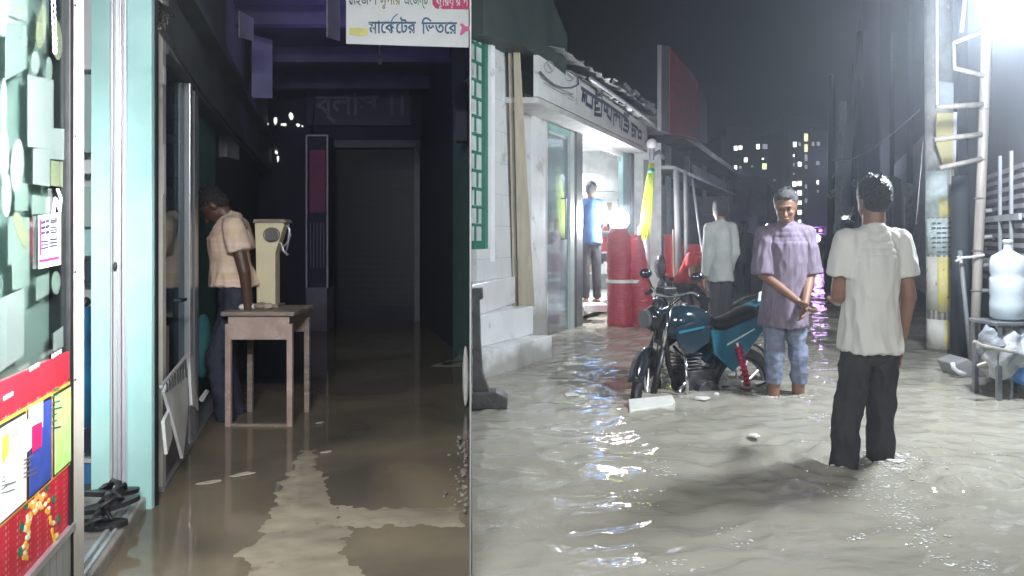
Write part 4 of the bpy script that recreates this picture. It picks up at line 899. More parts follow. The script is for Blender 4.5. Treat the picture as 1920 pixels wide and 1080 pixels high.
# dark goods and pipes beyond
def facade(px0, px1, o0, o1, z0, z1, name, m, label, cat='building'):
    b = B(); b.sbox(SX, SS, YS(px0), YS(px1), o0, o1, z0, z1); return b.build(name, m, label=label, cat=cat)
M_sh = mat('weathered_shutter', (.13, .135, .14), .5, (.09, .09, .1), 2, bump=.5, bscale=5, stretch=(.3, .3, 12))
T = thing('shutter_shop', 'row of weathered grey shuttered shops beyond the red rolls', 'shop', (SX+SS*17, 17, -.2))
b = B(); b.sbox(SX, SS, 13.1, 24, -2.5, -.05, -.27, 2.9); b.build('wall', M_purplew, T)
for (a, c) in [(13.3, 14.6), (14.9, 16.6), (17, 19), (19.4, 22.6)]:
    b = B(); b.sbox(SX, SS, a, c, -.06, .0, -.2, 2.1); b.build('shutter', M_sh, T)
b = B(); b.sbox(SX, SS, 13.1, 24, -2.5, .55, 2.9, 3.02); b.sbox(SX, SS, 13.1, 22, -.1, .45, 2.3, 2.36); b.build('awning', M_foil, T)
b = B()
for yy in (14.75, 16.8, 19.2, 22.8): b.sbox(SX, SS, yy-.06, yy+.06, -.05, .05, -.2, 2.9)
b.build('pillar', mat('grey_pillar', (.25, .26, .27), .6), T)
b = B(); b.sbox(SX, SS, 17, 23, .05, .1, 2.38, 2.75); b.build('name_board', mat('dim_board', (.2, .2, .21), .5), T)
for (x0_, y0_, x1_, y1_, r_, D, lb, m) in [(1268, 320, 1275, 575, .045, 10.6, 'thick pale grey pipe standing upright, leftmost of the leaning pipes', M_conc), (1298, 335, 1332, 560, .018, 11, 'thin pale pipe leaning to the right beside crouching person', M_alu), (1285, 320, 1288, 540, .03, 10.9, 'grey pipe standing second among the leaning pipes', M_conc), (1262, 430, 1266, 570, .014, 10.3, 'short warm-coloured stick before the thick grey pipe', M_beige)]:
    b = B(); b.cyl(P(x0_, y0_, D+.3), P(x1_, y1_+30, D), r_); b.build('leaning_pipe', m, label=lb, cat='pipe', smooth=True)
for (px, py, w_, h_, D, lb) in [(1298, 500, .5, .75, 12.5, 'large red plastic sheet covering goods behind crouching person'), (1262, 480, .3, .7, 12.2, 'narrow red plastic sheet between the yellow bundle and pipes')]:
    b = B(); p = P(px, py, D); rings = []
    for k in range(8):
        rings.append([p+Vector((math.cos(t)*w_*.5*(1+.12*noise.noise(Vector((k, t, 0)))), math.sin(t)*.15, -h_/2+h_*k/7)) for t in [2*math.pi*i/16 for i in range(16)]])
    b.loft(rings); b.build('red_cover', M_redcloth, label=lb, cat='cover', smooth=True)
b = B(); 
for (x, y_, sx, sz) in [(1238, 500, .08, .16), (1246, 540, .1, .16), (1234, 572, .13, .12), (1216, 596, .1, .08)]: b.sph(P(x, y_, 9.8), (sx, .1, sz), 12, 8)
b.build('black_bags', mat('black_plastic_bag', (.03, .03, .035), .25, bump=.8, bscale=9), label='heap of glossy black bags between red rolls and motorcycle', cat='bags', smooth=True)
# sign hanging far left side
b = B(); p = P(1422, 370, 19); b.box(p, (.42, .06, .95)); b.build('hanging_sign', mat('dim_grey_sign', (.2, .2, .22), .5), label='dim grey hanging sign above the walking man', cat='sign')
b = B(); p = P(1342, 385, 15); b.box(p, (.55, .05, .35)); b.build('wall_frame', mat('mauve_panel', (.14, .1, .12), .5), label='dim mauve framed panel behind the pale-shirted man', cat='panel')
# far low buildings left side
for i, (ya_, yb_, h_, lb) in enumerate([(24.3, 34, 3.1, 'low dark building beyond the shuttered shops on the left'), (35, 50, 3.9, 'taller dark building far along the left side')]):
    b = B(); b.sbox(SX, SS, ya_, yb_, -6, 0, -.27, h_); T = b.build('dark_building', M_farw, label=lb, cat='building')
    b = B(); b.sbox(SX, SS, ya_+1, ya_+3, .0, .05, 2.2, 2.7); b.build('signboard', M_purplew, T)
# apartment block
AY = 95.0
def block(px0, px1, pytop, lb, wins):
    x0_, x1_ = P(px0, 0, AY).x, P(px1, 0, AY).x; zt2 = Z(pytop, AY)
    T = thing('apartment_block', lb, 'building', ((x0_+x1_)/2, AY+6, -.27))
    b = B(); b.box(((x0_+x1_)/2, AY+6, (zt2-.27)/2), (x1_-x0_, 12, zt2+.27)); b.build('wall', M_farw, T)
    b = B(); b.box(((x0_+x1_)/2, AY+6, zt2+.3), (x1_-x0_+.3, 12.3, .5)); b.box(((x0_*.6+x1_*.4), AY+5, zt2+1.2), (3, 3, 2)); b.build('parapet', M_purplew, T)
    for (px, py, w_, h_, m) in wins:
        p = P(px, py, AY); W_, H_ = w_/F*AY, h_/F*AY
        b = B(); b.box((p.x, AY-.02, p.z), (W_+.15, .06, H_+.15)); fr = b.build('window', M_purplew, T)
        b = B(); b.box((p.x, AY-.07, p.z), (W_, .04, H_)); b.build('pane', m, fr)
w1 = [(1379, 278, 6, 8, E_win), (1388, 277, 6, 7, E_win), (1421, 275, 6, 9, E_win), (1434, 275, 9, 9, E_wind), (1398, 300, 6, 8, E_win), (1379, 314, 5, 7, E_win), (1388, 314, 4, 5, E_wind), (1433, 312, 8, 11, E_winy), (1430, 298, 3, 3, E_win), (1380, 330, 3, 4, E_wind), (1434, 344, 6, 4, E_win), (1452, 338, 4, 3, E_wind), (1410, 312, 4, 4, E_wind)]
w2 = [(1490, 271, 6, 9, E_win), (1499, 270, 4, 6, E_wind), (1511, 258, 7, 14, E_winy), (1511, 278, 6, 14, E_winy), (1524, 270, 5, 8, E_wind), (1534, 270, 6, 8, E_wind), (1488, 292, 3, 4, E_win), (1511, 296, 5, 12, E_wind), (1488, 309, 3, 6, E_wind), (1499, 308, 6, 8, E_win), (1533, 306, 6, 7, E_wind), (1511, 313, 5, 7, E_wind), (1488, 326, 3, 4, E_wind),
      (1489, 345, 7, 9, E_win), (1499, 344, 7, 8, E_win), (1533, 342, 4, 7, E_win), (1489, 363, 7, 8, E_win), (1499, 362, 7, 9, E_win), (1533, 359, 4, 5, E_wind), (1487, 381, 3, 6, E_win), (1499, 380, 7, 7, E_win), (1511, 350, 4, 8, E_wind), (1511, 376, 4, 8, E_wind), (1487, 397, 3, 5, E_wind), (1499, 398, 7, 8, E_win), (1499, 415, 5, 5, E_win), (1488, 415, 3, 4, E_wind)]
block(1352, 1466, 262, 'distant dark apartment block, lower left one with few lit windows', w1)
block(1478, 1552, 244, 'distant dark apartment block, taller right one with column of lit windows', w2)
# vehicles far down the street
def rickshaw(px, py_, D, lb, mh, mt):
    T = thing('auto_rickshaw', lb, 'vehicle', P(px, py_, D)); c = P(px, 0, D).x
    b = B(); b.box((c, D+.9, .75), (1.1, 1.9, .9)); b.box((c, D+1.0, 1.5), (1.05, 1.6, .08)); 
    for sx in (-.5, .5):
        for dy in (.3, 1.75): b.box((c+sx, D+dy, 1.3), (.05, .05, .5))
    b.build('body', mat('dark_vehicle_paint', (.05, .05, .09), .35), T, bevel=.04)
    b = B(); b.sph((c, D-.06, HC-(py_-HY)/F*D), (.16, .06, .16), 12, 8); b.build('headlight', mh, T)
    if mt:
        for sx in (-.12, .16):
            b = B(); b.sph((c+sx, D-.04, HC-(432-HY)/F*D), (.08, .04, .06), 10, 6); b.build('marker_lamp', mt, T)
    b = B(); b.cyl((c-.07, D+.1, .1), (c+.07, D+.1, .1), .25); b.build('wheel', M_black, T)
rickshaw(1531, 447, 33, 'far dark rickshaw with violet headlight and pink lamps', E_violet, E_pinkl)
rickshaw(1440, 411+15, 33, 'far dark rickshaw with white headlight behind the walking man', emat('far_headlight', (.8, .85, 1), 12), None)
b = B(); p = P(1590, 408, 22); b.box(p, (.36, .1, .1)); b.build('lit_shop_strip', emat('white_strip_light', (1, 1, 1), 3), label='short white strip light far down the right side', cat='light')
# ---------------- right side
T = thing('right_building', 'tall dark building wall lining the right side of street', 'building', (RX+SS*9+1, 9, -.27))
b = B(); b.sbox(RX, SS, 4.2, 20, .0, 4, -.27, 9); b.build('wall', M_purplew, T)
for (a, c, z0_, z1_) in [(8.3, 9.6, .3, 2.6), (10.2, 12.2, .3, 2.6), (13, 15.5, .3, 2.6)]:
    b = B(); b.sbox(RX, SS, a, c, -.05, .0, z0_, z1_); b.build('shutter', M_sh, T)
b = B()
for yy in (7.9, 9.9, 12.6, 16): b.sbox(RX, SS, yy-.1, yy+.1, -.1, .0, -.2, 5.5)
b.build('pilaster', M_purplew, T)
b = B(); b.sbox(RX, SS, 20.4, 48, .3, 6, -.27, 12); b.build('dark_building', M_farw, label='farther dark building on the right side behind the cables', cat='building')
# slatted window by the bottle
T = thing('slatted_window', 'slatted wooden window with pale frame behind the water bottle', 'window', (RX+SS*5.8, 5.8, .5))
y0_, y1_ = YS(1925, RX), YS(1848, RX)
y0_ = RX/((1925-960)/F-SS); y1_ = RX/((1848-960)/F-SS)
b = B()
for k in range(13): z = .75+k*.075; b.sbox(RX, SS, y0_, y1_, -.03, -.005, z, z+.035)
b.build('slat', mat('mauve_slat', (.2, .18, .2), .5), T)
b = B(); b.sbox(RX, SS, y0_, y1_, -.06, -.035, 1.26, 1.31)
for yy in (y0_+.25, y0_+.62, y1_-.03): b.sbox(RX, SS, yy, yy+.04, -.06, -.035, .6, 1.8)
b.sbox(RX, SS, y0_, y1_, -.06, -.036, .9, .94); b.build('frame', mat('pale_grey_frame', (.35, .36, .38), .5), T)
# poster pole
T = thing('poster_pole', 'thick concrete utility pole pasted with worn white and yellow posters', 'pole', P(1760, 655, 7.3))
px_, PD = P(1759, 0, 7.4).x, 7.4
b = B(); b.cyl((px_+.04, PD, -.27), (px_-.02, PD, 4.6), .135, .115, 26); b.build('shaft', mat('grimy_pole', (.38, .38, .37), .7, (.24, .24, .24), 5, bump=.5, dirt=((.45, .44, .4), 5, .55)), T, smooth=True)
def patch(a0, a1, py0, py1, m, dr=.004, nm='poster'):
    z0_, z1_ = Z(py1, PD-.12), Z(py0, PD-.12); b = B(); v = []; n = 8; r_ = .134+dr
    def cc(z): return px_+.04-.06*(z+.27)/4.87
    for i in range(n+1):
        t = R(a0+(a1-a0)*i/n-28)
        for z in (z0_, z1_): rz_ = .135-.02*(z+.27)/4.87+dr; v.append((cc(z)+math.sin(t)*rz_, PD-math.cos(t)*rz_, z))
    b.add(v, [(2*i, 2*i+2, 2*i+3, 2*i+1) for i in range(n)]); o = b.build(nm, m, T, smooth=True); s_ = o.modifiers.new('thickness', 'SOLIDIFY'); s_.thickness = .002; return o
M_pw = mat('torn_white_poster', (.72, .7, .64), .7, (.55, .53, .47), 9, dirt=((.28, .27, .24), 8, .56), stretch=(1, 1, .7))
M_py = mat('torn_yellow_poster', (.8, .68, .18), .7, (.66, .6, .34), 14, dirt=((.3, .2, .1), 11, .6))
M_pt = mat('pale_teal_poster', (.6, .68, .67), .7, (.45, .53, .54), 20, dirt=((.6, .6, .58), 14, .6))
patch(-86, 88, 318, 656, M_pw, .001)
for q in [(-75, 35, 320, 408, M_pt), (-5, 80, 372, 408, M_py, .008), (-70, 62, 410, 478, M_pt, .006), (62, 85, 380, 480, M_py), (-72, 8, 482, 582, M_pw, .006), (-14, 80, 482, 586, M_py, .009), (25, 80, 584, 602, mat('teal_strip', (.15, .4, .42), .6), .01), (-80, 45, 600, 655, M_pw, .004), (8, 82, 600, 655, M_py, .007)]: patch(*q)
b = B()
for k in range(7): 
    z = Z(418+k*9, PD-.13)
    for j in range(4):
        if random.random() < .8:
            t = R(-48+j*18); b.box((px_+.01+math.sin(t)*.146, PD-math.cos(t)*.146, z), (.035, .006, .01), rz=t)
b.build('poster_writing', mat('blue_grey_ink', (.12, .17, .2), .6), T)
# yellow sign above pole behind ladder
T = thing('yellow_sign', 'narrow yellow and white sign plate high on the pole behind ladder', 'sign', P(1772, 310, 7.1))
b = B(); b.prism(pq([(1757, 212), (1787, 212), (1786, 310), (1770, 310), (1757, 270)], 7.15), (0, .02, 0)); b.build('yellow_plate', mat('pale_yellow_plate', (.6, .52, .25), .5, (.55, .5, .3), 6, dirt=((.45, .2, .12), 14, .64)), T)
b = B(); b.prism(pq([(1761, 152), (1788, 155), (1788, 200), (1760, 198)], 7.16), (0, .02, 0)); b.build('white_plate', mat('pale_blue_plate', (.45, .52, .56), .5), T)
b = B(); b.prism(pq([(1789, 210), (1795, 210), (1792, 305), (1788, 305)], 7.14), (0, .02, 0)); b.build('white_edge', M_white, T)
# bamboo ladder
T = thing('bamboo_ladder', 'pale bamboo ladder standing in flood before the poster pole', 'ladder', P(1820, 690, 6.6))
LD = 6.5
def pole(pts, r_, D, n=7, knots=0):
    b = B(); b.tube(pq(pts, D), r_, 10)
    if knots:
        a, c = P(*pts[0], D), P(*pts[-1], D)
        for k in range(1, knots): q = a.lerp(c, k/knots); b.sph(q, (r_*1.22, r_*1.22, r_*.5), 10, 6)
    return b
pole([(1853, -30), (1848, 130), (1842, 300), (1833, 500), (1826, 690)], .04, LD, knots=0).build('rail', M_bamboo, T, smooth=True)
b = B()
for (x, y_) in [(1850, 80), (1845, 205), (1840, 300), (1837, 372), (1833, 470), (1830, 545), (1828, 600)]: b = B(); b.sph(P(x, y_, LD), (.046, .046, .016), 12, 6); b.build('knot', mat('bamboo_knot', (.25, .22, .2), .5), T)
pole([(1757, -30), (1757, 120), (1757, 205)], .013, LD).build('rail', M_alu, T)
for (a, c, r_) in [((1756, 201), (1842, 196), .024), ((1752, 262), (1840, 252), .024), ((1762, 315), (1840, 298), .022), ((1790, 128), (1845, 142), .02), ((1790, 80), (1846, 58), .018), ((1803, 60), (1812, -30), .016), ((1788, 80), (1790, 128), .014)]:
    pole([a, c], r_, LD-.03).build('rung', M_bamboo, T, smooth=True)
for (a, c) in [((1837, 445), (1896, 442)), ((1833, 498), (1870, 496)), ((1831, 545), (1862, 545)), ((1837, 395), (1880, 395)), ((1800, 470), (1822, 690))]:
    pole([a, c], .018, LD+.05).build('brace', mat('grey_brace', (.3, .3, .32), .5), T, smooth=True)
b = B(); b.tube(pq([(1792, 490), (1803, 483), (1820, 482), (1845, 478)], LD-.06), .012, 6); b.tube(pq([(1796, 480), (1802, 492)], LD-.06), .012, 6); b.build('rope_tie', M_white, T)
# dark cloth/post beside the pole
b = B(); b.cyl(P(1804, 700, 7.0), P(1800, 330, 7.0), .1, .07, 14); b.build('dark_post', M_purplew, label='dark post standing between poster pole and bamboo ladder', cat='post', smooth=True)
b = B(); b.prism(pq([(1786, 682), (1815, 672), (1850, 700), (1850, 708), (1800, 708)], 6.05), (0, .25, 0)); b.build('foot_slab', M_conc, label='pale concrete slab poking out of water at ladder foot', cat='slab', bevel=.015)
b = B(); b.tube([P(x, y_, 6.0) for x, y_ in [(1786, 680), (1788, 690), (1796, 697), (1810, 702)]], .018, 8); b.build('white_hose', M_white, label='short white hose curling at the slab by the ladder', cat='hose', smooth=True)
# water bottle
BD = 5.3
T = thing('water_bottle', 'large upright translucent water bottle on a dark stand at right edge', 'bottle', P(1889, 598, BD))
bx = P(1889, 0, BD).x; prof = [(598, .085), (594, .108), (570, .113), (556, .107), (550, .112), (522, .112), (516, .104), (510, .112), (490, .112), (480, .1), (474, .06), (468, .026), (458, .024), (455, .03), (452, .03)]
b = B(); b.loft([[Vector((bx+math.cos(t)*r_, BD+math.sin(t)*r_, Z(py, BD))) for t in [2*math.pi*i/28 for i in range(28)]] for py, r_ in prof]); b.build('bottle_body', M_bottle, T, smooth=True)
b = B(); b.loft([[Vector((bx+math.cos(t)*r_, BD+math.sin(t)*r_, Z(py, BD))) for t in [2*math.pi*i/20 for i in range(20)]] for py, r_ in [(456, .031), (450, .031), (449, .02)]]); b.build('cap', M_globe, T, smooth=True)
T = thing('bottle_stand', 'dark wooden stand with crossbars carrying the big water bottle', 'stand', (bx, BD, 0))
b = B(); b.box((bx, BD+.02, Z(601, BD)-.012), (.34, .32, .025)); b.build('top', M_steel, T, bevel=.004)
for sx in (-.14, .14):
    for sy in (-.12, .14): b = B(); b.box((bx+sx, BD+sy, .22), (.03, .03, .6)); b.build('leg', M_steel, T)
b = B(); b.tube(pq([(1826, 640), (1842, 648), (1890, 658), (1905, 660)], BD-.2), .012, 7); b.tube(pq([(1832, 686), (1848, 680)], BD-.18), .012, 6); b.build('crossbar', M_bamboo, T)
for (c, s_, m, lb, nm) in [((1880, 660), (.14, .12, .17), M_sack, 'crumpled whitish sack piled beneath the water bottle', 'white_sack'), ((1862, 640), (.1, .1, .12), mat('grey_bag', (.25, .27, .3), .5, bump=.8), 'grey bag slumped left of the whitish sack', 'grey_bag'), ((1912, 655), (.07, .1, .17), mat('pale_blue_bag', (.55, .62, .68), .45, bump=.8), 'pale bluish bag at right edge beside the whitish sack', 'pale_bag'), ((1925, 680), (.09, .1, .2), M_bluep, 'blue plastic bag at the far right edge near water', 'blue_bag')]:
    b = B(); b.sph(P(c[0], c[1], BD-.05), s_, 26, 18)
    for v_ in b.v: v_ += Vector((noise.noise(v_*11), noise.noise(v_*11+Vector((4, 0, 0))), noise.noise(v_*13)))*.045
    b.build(nm, m, label=lb, cat='bag', smooth=True)
# bright wall lamp top right
T = thing('street_floodlight', 'dazzling white floodlight on wall bracket at top right corner', 'lamp', LAMP)
b = B(); b.sph(LAMP, (.12, .07, .09), 18, 10); b.build('lamp_glow', E_lamp, T, smooth=True)
b = B(); b.cyl(LAMP+Vector((0, 0, .08)), LAMP+Vector((0, 0, .14)), .1, .05); b.tube([LAMP+Vector((0, 0, .13)), LAMP+Vector((.1, 0, .2)), LAMP+Vector((.35, 0, .15))], .015); b.build('bracket', M_steel, T)
# utility pole + cable tangles
T = thing('cable_pole', 'distant utility pole strung with tangled bright cables', 'pole', P(1568, 470, 17))
b = B(); b.cyl(P(1558, 560, 17), P(1560, 140, 17), .09, .07, 10); b.cyl(P(1598, 560, 17.5), P(1612, 60, 17.5), .1, .08, 10); b.build('shaft', M_purplew, T)
b = B()
for k in range(7):
    pts = []
    for i in range(18): t = i/17; pts.append(P(1582-12*t+6*math.sin(t*9+k*1.7)+4*noise.noise(Vector((t*8, k, 0))), 190+250*t, 16.5+.2*math.sin(k)))
    b.tube(pts, .014, 5)
for k in range(10):
    x0_ = 1560+random.random()*45; y0_ = 300+random.random()*110; b.tube([P(x0_+10*i*random.random()-8*i, y0_+9*i*random.random(), 16.4) for i in range(5)], .013, 5)
b.build('cable_tangle', mat('cable_grey', (.6, .62, .66), .3), T)
for k, (a, c, sag, D0, D1) in enumerate([((1726, 205), (1560, 300), 20, 8, 17), ((1732, 265), (1718, 420), 2, 7.6, 7.9)]):
    b = B(); A_, C_ = P(*a, D0), P(*c, D1); b.tube([A_.lerp(C_, i/12)-Vector((0, 0, sag/100*math.sin(math.pi*i/12))) for i in range(13)], .008, 5); b.build('cable', M_steel, label=['long cable running from near right side to distant utility pole', 'short loose cable hanging left of the poster pole'][k], cat='cable')
for (a, c, d, e, D, lb, m) in [(1697, 1712, 340, 560, 10.2, 'pale narrow vertical banner between man and poster pole', mat('pale_mauve_banner', (.25, .23, .25), .6, (.12, .11, .12), 9)), (1675, 1690, 330, 470, 11, 'dim grey narrow banner behind the white-shirted man', mat('dim_banner', (.12, .12, .13), .6))]:
    b = B(); b.prism(pq([(a, d), (c, d+6), (c, e), (a, e)], D), (0, .03, 0)); b.build('vertical_banner', m, label=lb, cat='banner')
# street debris floating
T = thing('styrofoam_slab', 'white styrofoam slab floating in front of the motorcycle', 'slab', G(1221, 752, 0))
def g2(px, py, z): D_ = (HC-z)*F/(py-HY); return Vector(((px-960)/F*D_, D_, z))
b = B(); top = [g2(1178, 748, .05), g2(1260, 740, .055), g2(1266, 752, .04), g2(1262, 758, .03), g2(1180, 770, .03)]
b.prism([p-Vector((0, 0, .05)) for p in top], (0, 0, .05)); b.build('slab', M_foam, T, bevel=.006)
for (px, py, s_, lb) in [(1316, 747, .05, 'small flat white scrap floating right of the styrofoam slab'), (1415, 817, .035, 'small white scrap floating in mid-water below the purple-shirted man'), (1070, 740, .05, 'pale rounded lump afloat between steps and styrofoam slab'), (1343, 739, .02, 'tiny white bit floating beside the rear wheel')]:
    q = g2(px, py, .012); b = B(); b.sph(q, (s_, s_*.9, .012), 12, 6)
    for v_ in b.v: v_ += Vector((noise.noise(v_*30), noise.noise(v_*31), 0))*s_*.5
    b.build('floating_litter', M_foam, label=lb, cat='litter')
# foam round the legs, plus white specks standing in for water glints
b = B()
M_spl = mat('white_foam_glint', (.8, .8, .78), .15)
def foam(px, py, sx, sy, n, r0=.004, r1=.012):
    for _ in range(n):
        x = px+random.gauss(0, sx); y_ = py+random.gauss(0, sy)
        if y_ < 700: continue
        q = g2(x, y_, .008); r_ = random.uniform(r0, r1)*.45; h = waterheight(q.x, q.y)+.002
        b.sph((q.x, q.y, h), (r_*random.uniform(1, 2.4), r_*random.uniform(.6, 1.2), r_*.35), 6, 4)
foam(1672, 862, 16, 9, 70, .012, .03); foam(1580, 874, 10, 3, 22, .01, .022); foam(1470, 741, 20, 3, 36, .008, .018); foam(1680, 870, 34, 16, 260); foam(1640, 850, 18, 8, 120); foam(1575, 873, 14, 5, 60); foam(1640, 915, 45, 14, 130); foam(1700, 950, 36, 18, 120); foam(1735, 1005, 22, 10, 60); foam(1820, 1055, 34, 10, 60)
foam(1480, 740, 26, 4, 140, .003, .009); foam(1440, 745, 12, 4, 70, .003, .009); foam(1530, 778, 14, 4, 30); foam(1600, 1005, 14, 3, 20); foam(1870, 850, 10, 14, 16); foam(1235, 880, 14, 10, 40); foam(1190, 935, 20, 14, 30); foam(960, 985, 24, 8, 50, .003, .007); foam(1255, 1060, 25, 6, 20); foam(1375, 1005, 18, 10, 20); foam(1780, 870, 40, 50, 40); foam(1000, 840, 80, 60, 0)
b.build('foam_and_glints', M_spl, label='white foam, splashes and painted glints scattered on the flood water', cat='foam', kind='stuff', smooth=True)
#@@BIKE
# ================================================================== MOTORCYCLE
rear = Vector((P(1388, 0, 5.8).x, 5.8, .05)); front = Vector((P(1212, 0, 5.42).x, 5.42, .05))
fd = (front-rear); WB = fd.length; fd.normalize(); ld = Vector((fd.y, -fd.x, 0)).normalized()   # ld: toward the camera side? fixed below
if ld.y > 0: ld = -ld
rear.z -= .10; front.z -= .10
T = thing('motorcycle', 'parked black and teal motorcycle standing half under flood water', 'motorcycle', (rear+front)/2-Vector((0, 0, .32)))
def bk(t, l, z): return rear+fd*(t*WB)+ld*l+Vector((0, 0, z-.05))   # t along rear->front (0..1), l lateral, z height over water
def wheel(c, ax, name, r_=.3):
    """tyre, rim with spokes; c centre, ax axle direction"""
    ax = ax.normalized(); u = Vector((ax.y, -ax.x, 0)).normalized(); up = Vector((0, 0, 1))
    b = B(); n = 40; b.tube([c+u*math.cos(t)*r_*.87+up*math.sin(t)*r_*.87 for t in [2*math.pi*i/n for i in range(n)]], .04, 10, True); w0 = b.build(name, M_black, T, smooth=True)
    b = B(); b.tube([c+u*math.cos(t)*r_*.73+up*math.sin(t)*r_*.73 for t in [2*math.pi*i/n for i in range(n)]], .014, 8, True); b.build('rim', M_engine, w0, smooth=True)
    b = B()
    for i in range(10):
        t = 2*math.pi*i/10; e = u*math.cos(t)+up*math.sin(t); b.cyl(c+e*.04, c+e*r_*.72, .008, n=6)
    b.cyl(c-ax*.05, c+ax*.05, .045, n=16); b.build('spokes', M_engine if name == 'x' else MATS['aluminium'], w0)
wheel(bk(0, 0, .05), ld, 'wheel', .33); 
fu = Vector((-.42, -.9, 0)); fax = Vector((fu.y, -fu.x, 0)); wheel(bk(1, 0, .05), fax, 'wheel', .33)
def arc(cx, cz, r_, a0, a1, n=12): return [(cx+math.cos(R(a0+(a1-a0)*i/n))*r_/WB, cz+math.sin(R(a0+(a1-a0)*i/n))*r_) for i in range(n+1)]
b = B(); 
pts = arc(0, .05, .36, 20, 150); b.loft([[bk(t, -.06, z), bk(t, 0, z+.02), bk(t, .06, z), bk(t, 0, z-.006)] for t, z in pts]); b.build('rear_mudguard', M_bikeblack, T, smooth=True)
b = B(); fuh = fu.normalized(); fc = bk(1, 0, .05); fx_ = fax.normalized()
b.loft([[fc+fuh*math.cos(R(a))*.365+Vector((0, 0, math.sin(R(a))*.365))+fx_*l+(fuh*math.cos(R(a))+Vector((0, 0, math.sin(R(a)))))*h_ for l, h_ in ((-.05, 0), (0, .02), (.05, 0), (0, -.006))] for a in range(30, 151, 8)]); b.build('front_mudguard', M_bikeblack, T, smooth=True)
# fork
for s_ in (-.07, .07):
    b = B(); b.cyl(bk(1.0, s_, .06), bk(.9, s_, .42), .024); b.build('fork_leg', M_black, T, smooth=True)
    b = B(); b.cyl(bk(.9, s_, .42), bk(.8, s_*.9, .76), .016); b.build('fork_tube', M_chrome, T, smooth=True)
b = B(); b.sph(bk(.93, 0, .64), (.075, .085, .095), 16, 10); b.build('headlight', M_bikeblack, T, smooth=True)
b = B(); b.cyl(bk(.98, 0, .64)+fd*.02, bk(.98, 0, .64)+fd*.045, .07, .065, 18); b.build('headlight_glass', mat('headlight_lens', (.12, .13, .14), .1), T)
b = B(); b.tube([bk(.70, .33, .80), bk(.74, .24, .84), bk(.80, .1, .80), bk(.80, -.1, .80), bk(.74, -.24, .84), bk(.70, -.33, .80)], .012, 8); b.build('handlebar', M_chrome, T, smooth=True)
for s_ in (.29, -.29):
    b = B(); b.cyl(bk(.715, s_, .81), bk(.69, s_*1.3, .79), .019); b.build('grip', M_black, T)
    b = B(); b.tube([bk(.74, s_*.85, .84), bk(.74, s_*.95, .89), bk(.76, s_*1.05, .93)], .006, 6); m0 = b.build('mirror_stalk', M_black, T); b = B(); b.sph(bk(.76, s_*1.05, .95), (.05, .018, .036), 12, 8); b.build('mirror', M_bikeblack, m0, smooth=True)
b = B(); b.box(bk(.8, 0, .84), (.12, .1, .05), rz=math.atan2(fd.y, fd.x)); b.build('instrument_panel', M_black, T, bevel=.01)
b = B(); b.tube([bk(.8, .12, .8), bk(.86, .1, .7), bk(.84, .06, .55), bk(.7, .05, .5)], .006, 6); b.tube([bk(.8, -.12, .8), bk(.9, -.08, .68), bk(.88, -.04, .5)], .006, 6); b.tube([bk(.76, .2, .83), bk(.9, .16, .74), bk(.94, .08, .5), bk(.97, .06, .3)], .006, 6); b.build('cables', M_black, T)
# tank
def ell(t, z, hw, hh, n=18, e=.75):
    out = []
    for i in range(n):
        a = 2*math.pi*i/n; c_, s_ = math.cos(a), math.sin(a)
        out.append(bk(t, hw*math.copysign(abs(c_)**e, c_), z+hh*math.copysign(abs(s_)**e, s_)))
    return out
b = B(); b.loft([ell(.34, .57, .05, .03), ell(.37, .575, .1, .07), ell(.45, .585, .13, .105), ell(.56, .6, .15, .125), ell(.68, .605, .155, .125), ell(.78, .6, .13, .11), ell(.84, .59, .08, .08), ell(.87, .58, .03, .03)]); b.build('fuel_tank', mat('deep_blue_bike_paint', (.012, .03, .045), .15, (.01, .024, .036), 5, coat=.7), T, smooth=True)
b = B(); b.cyl(bk(.62, 0, .715), bk(.62, 0, .74), .04, .036, 18); b.build('fuel_cap', M_chrome, T)
for s_ in (1, -1):
    b = B(); pg = [(.86, .58), (.66, .62), (.48, .56), (.5, .46), (.68, .38), (.8, .44)]
    b.prism([bk(t, s_*.14, z) for t, z in pg], ld*(.02*s_)); b.build('tank_shroud', MATS['deep_blue_bike_paint'], T, bevel=.008)
    b = B(); b.prism([bk(t, s_*.168, z) for t, z in [(.82, .56), (.56, .585), (.56, .57), (.82, .54)]], ld*(.004*s_)); b.build('teal_stripe', M_biketeal, T)
# seat
b = B(); b.loft([ell(.40, .58, .07, .03), ell(.34, .565, .1, .045), ell(.2, .565, .12, .05), ell(.05, .60, .12, .05), ell(-.1, .65, .115, .045), ell(-.2, .69, .09, .03)]); b.build('seat', M_black, T, smooth=True)
# side panel and tail
for s_ in (1, -1):
    b = B(); pg = [(.47, .55), (.3, .54), (-.02, .62), (-.3, .73), (-.29, .68), (-.12, .52), (.12, .31), (.22, .22), (.42, .36)]
    b.prism([bk(t, s_*.12, z) for t, z in pg], ld*(.03*s_)); b.build('side_panel', M_biketeal, T, bevel=.012)
    b = B(); b.prism([bk(t, s_*.152, z) for t, z in [(.3, .44), (.0, .54), (.0, .53), (.3, .425)]], ld*(.003*s_)); b.build('panel_stripe', M_ppale, T)
b = B(); b.loft([ell(-.1, .66, .11, .045), ell(-.22, .70, .085, .04), ell(-.31, .73, .05, .025)]); b.build('tail_cowl', M_biketeal, T, smooth=True)
b = B(); b.tube([bk(-.02, .13, .67), bk(-.16, .13, .74), bk(-.28, .08, .77), bk(-.28, -.08, .77), bk(-.16, -.13, .74), bk(-.02, -.13, .67)], .012, 8); b.build('grab_rail', M_black, T, smooth=True)
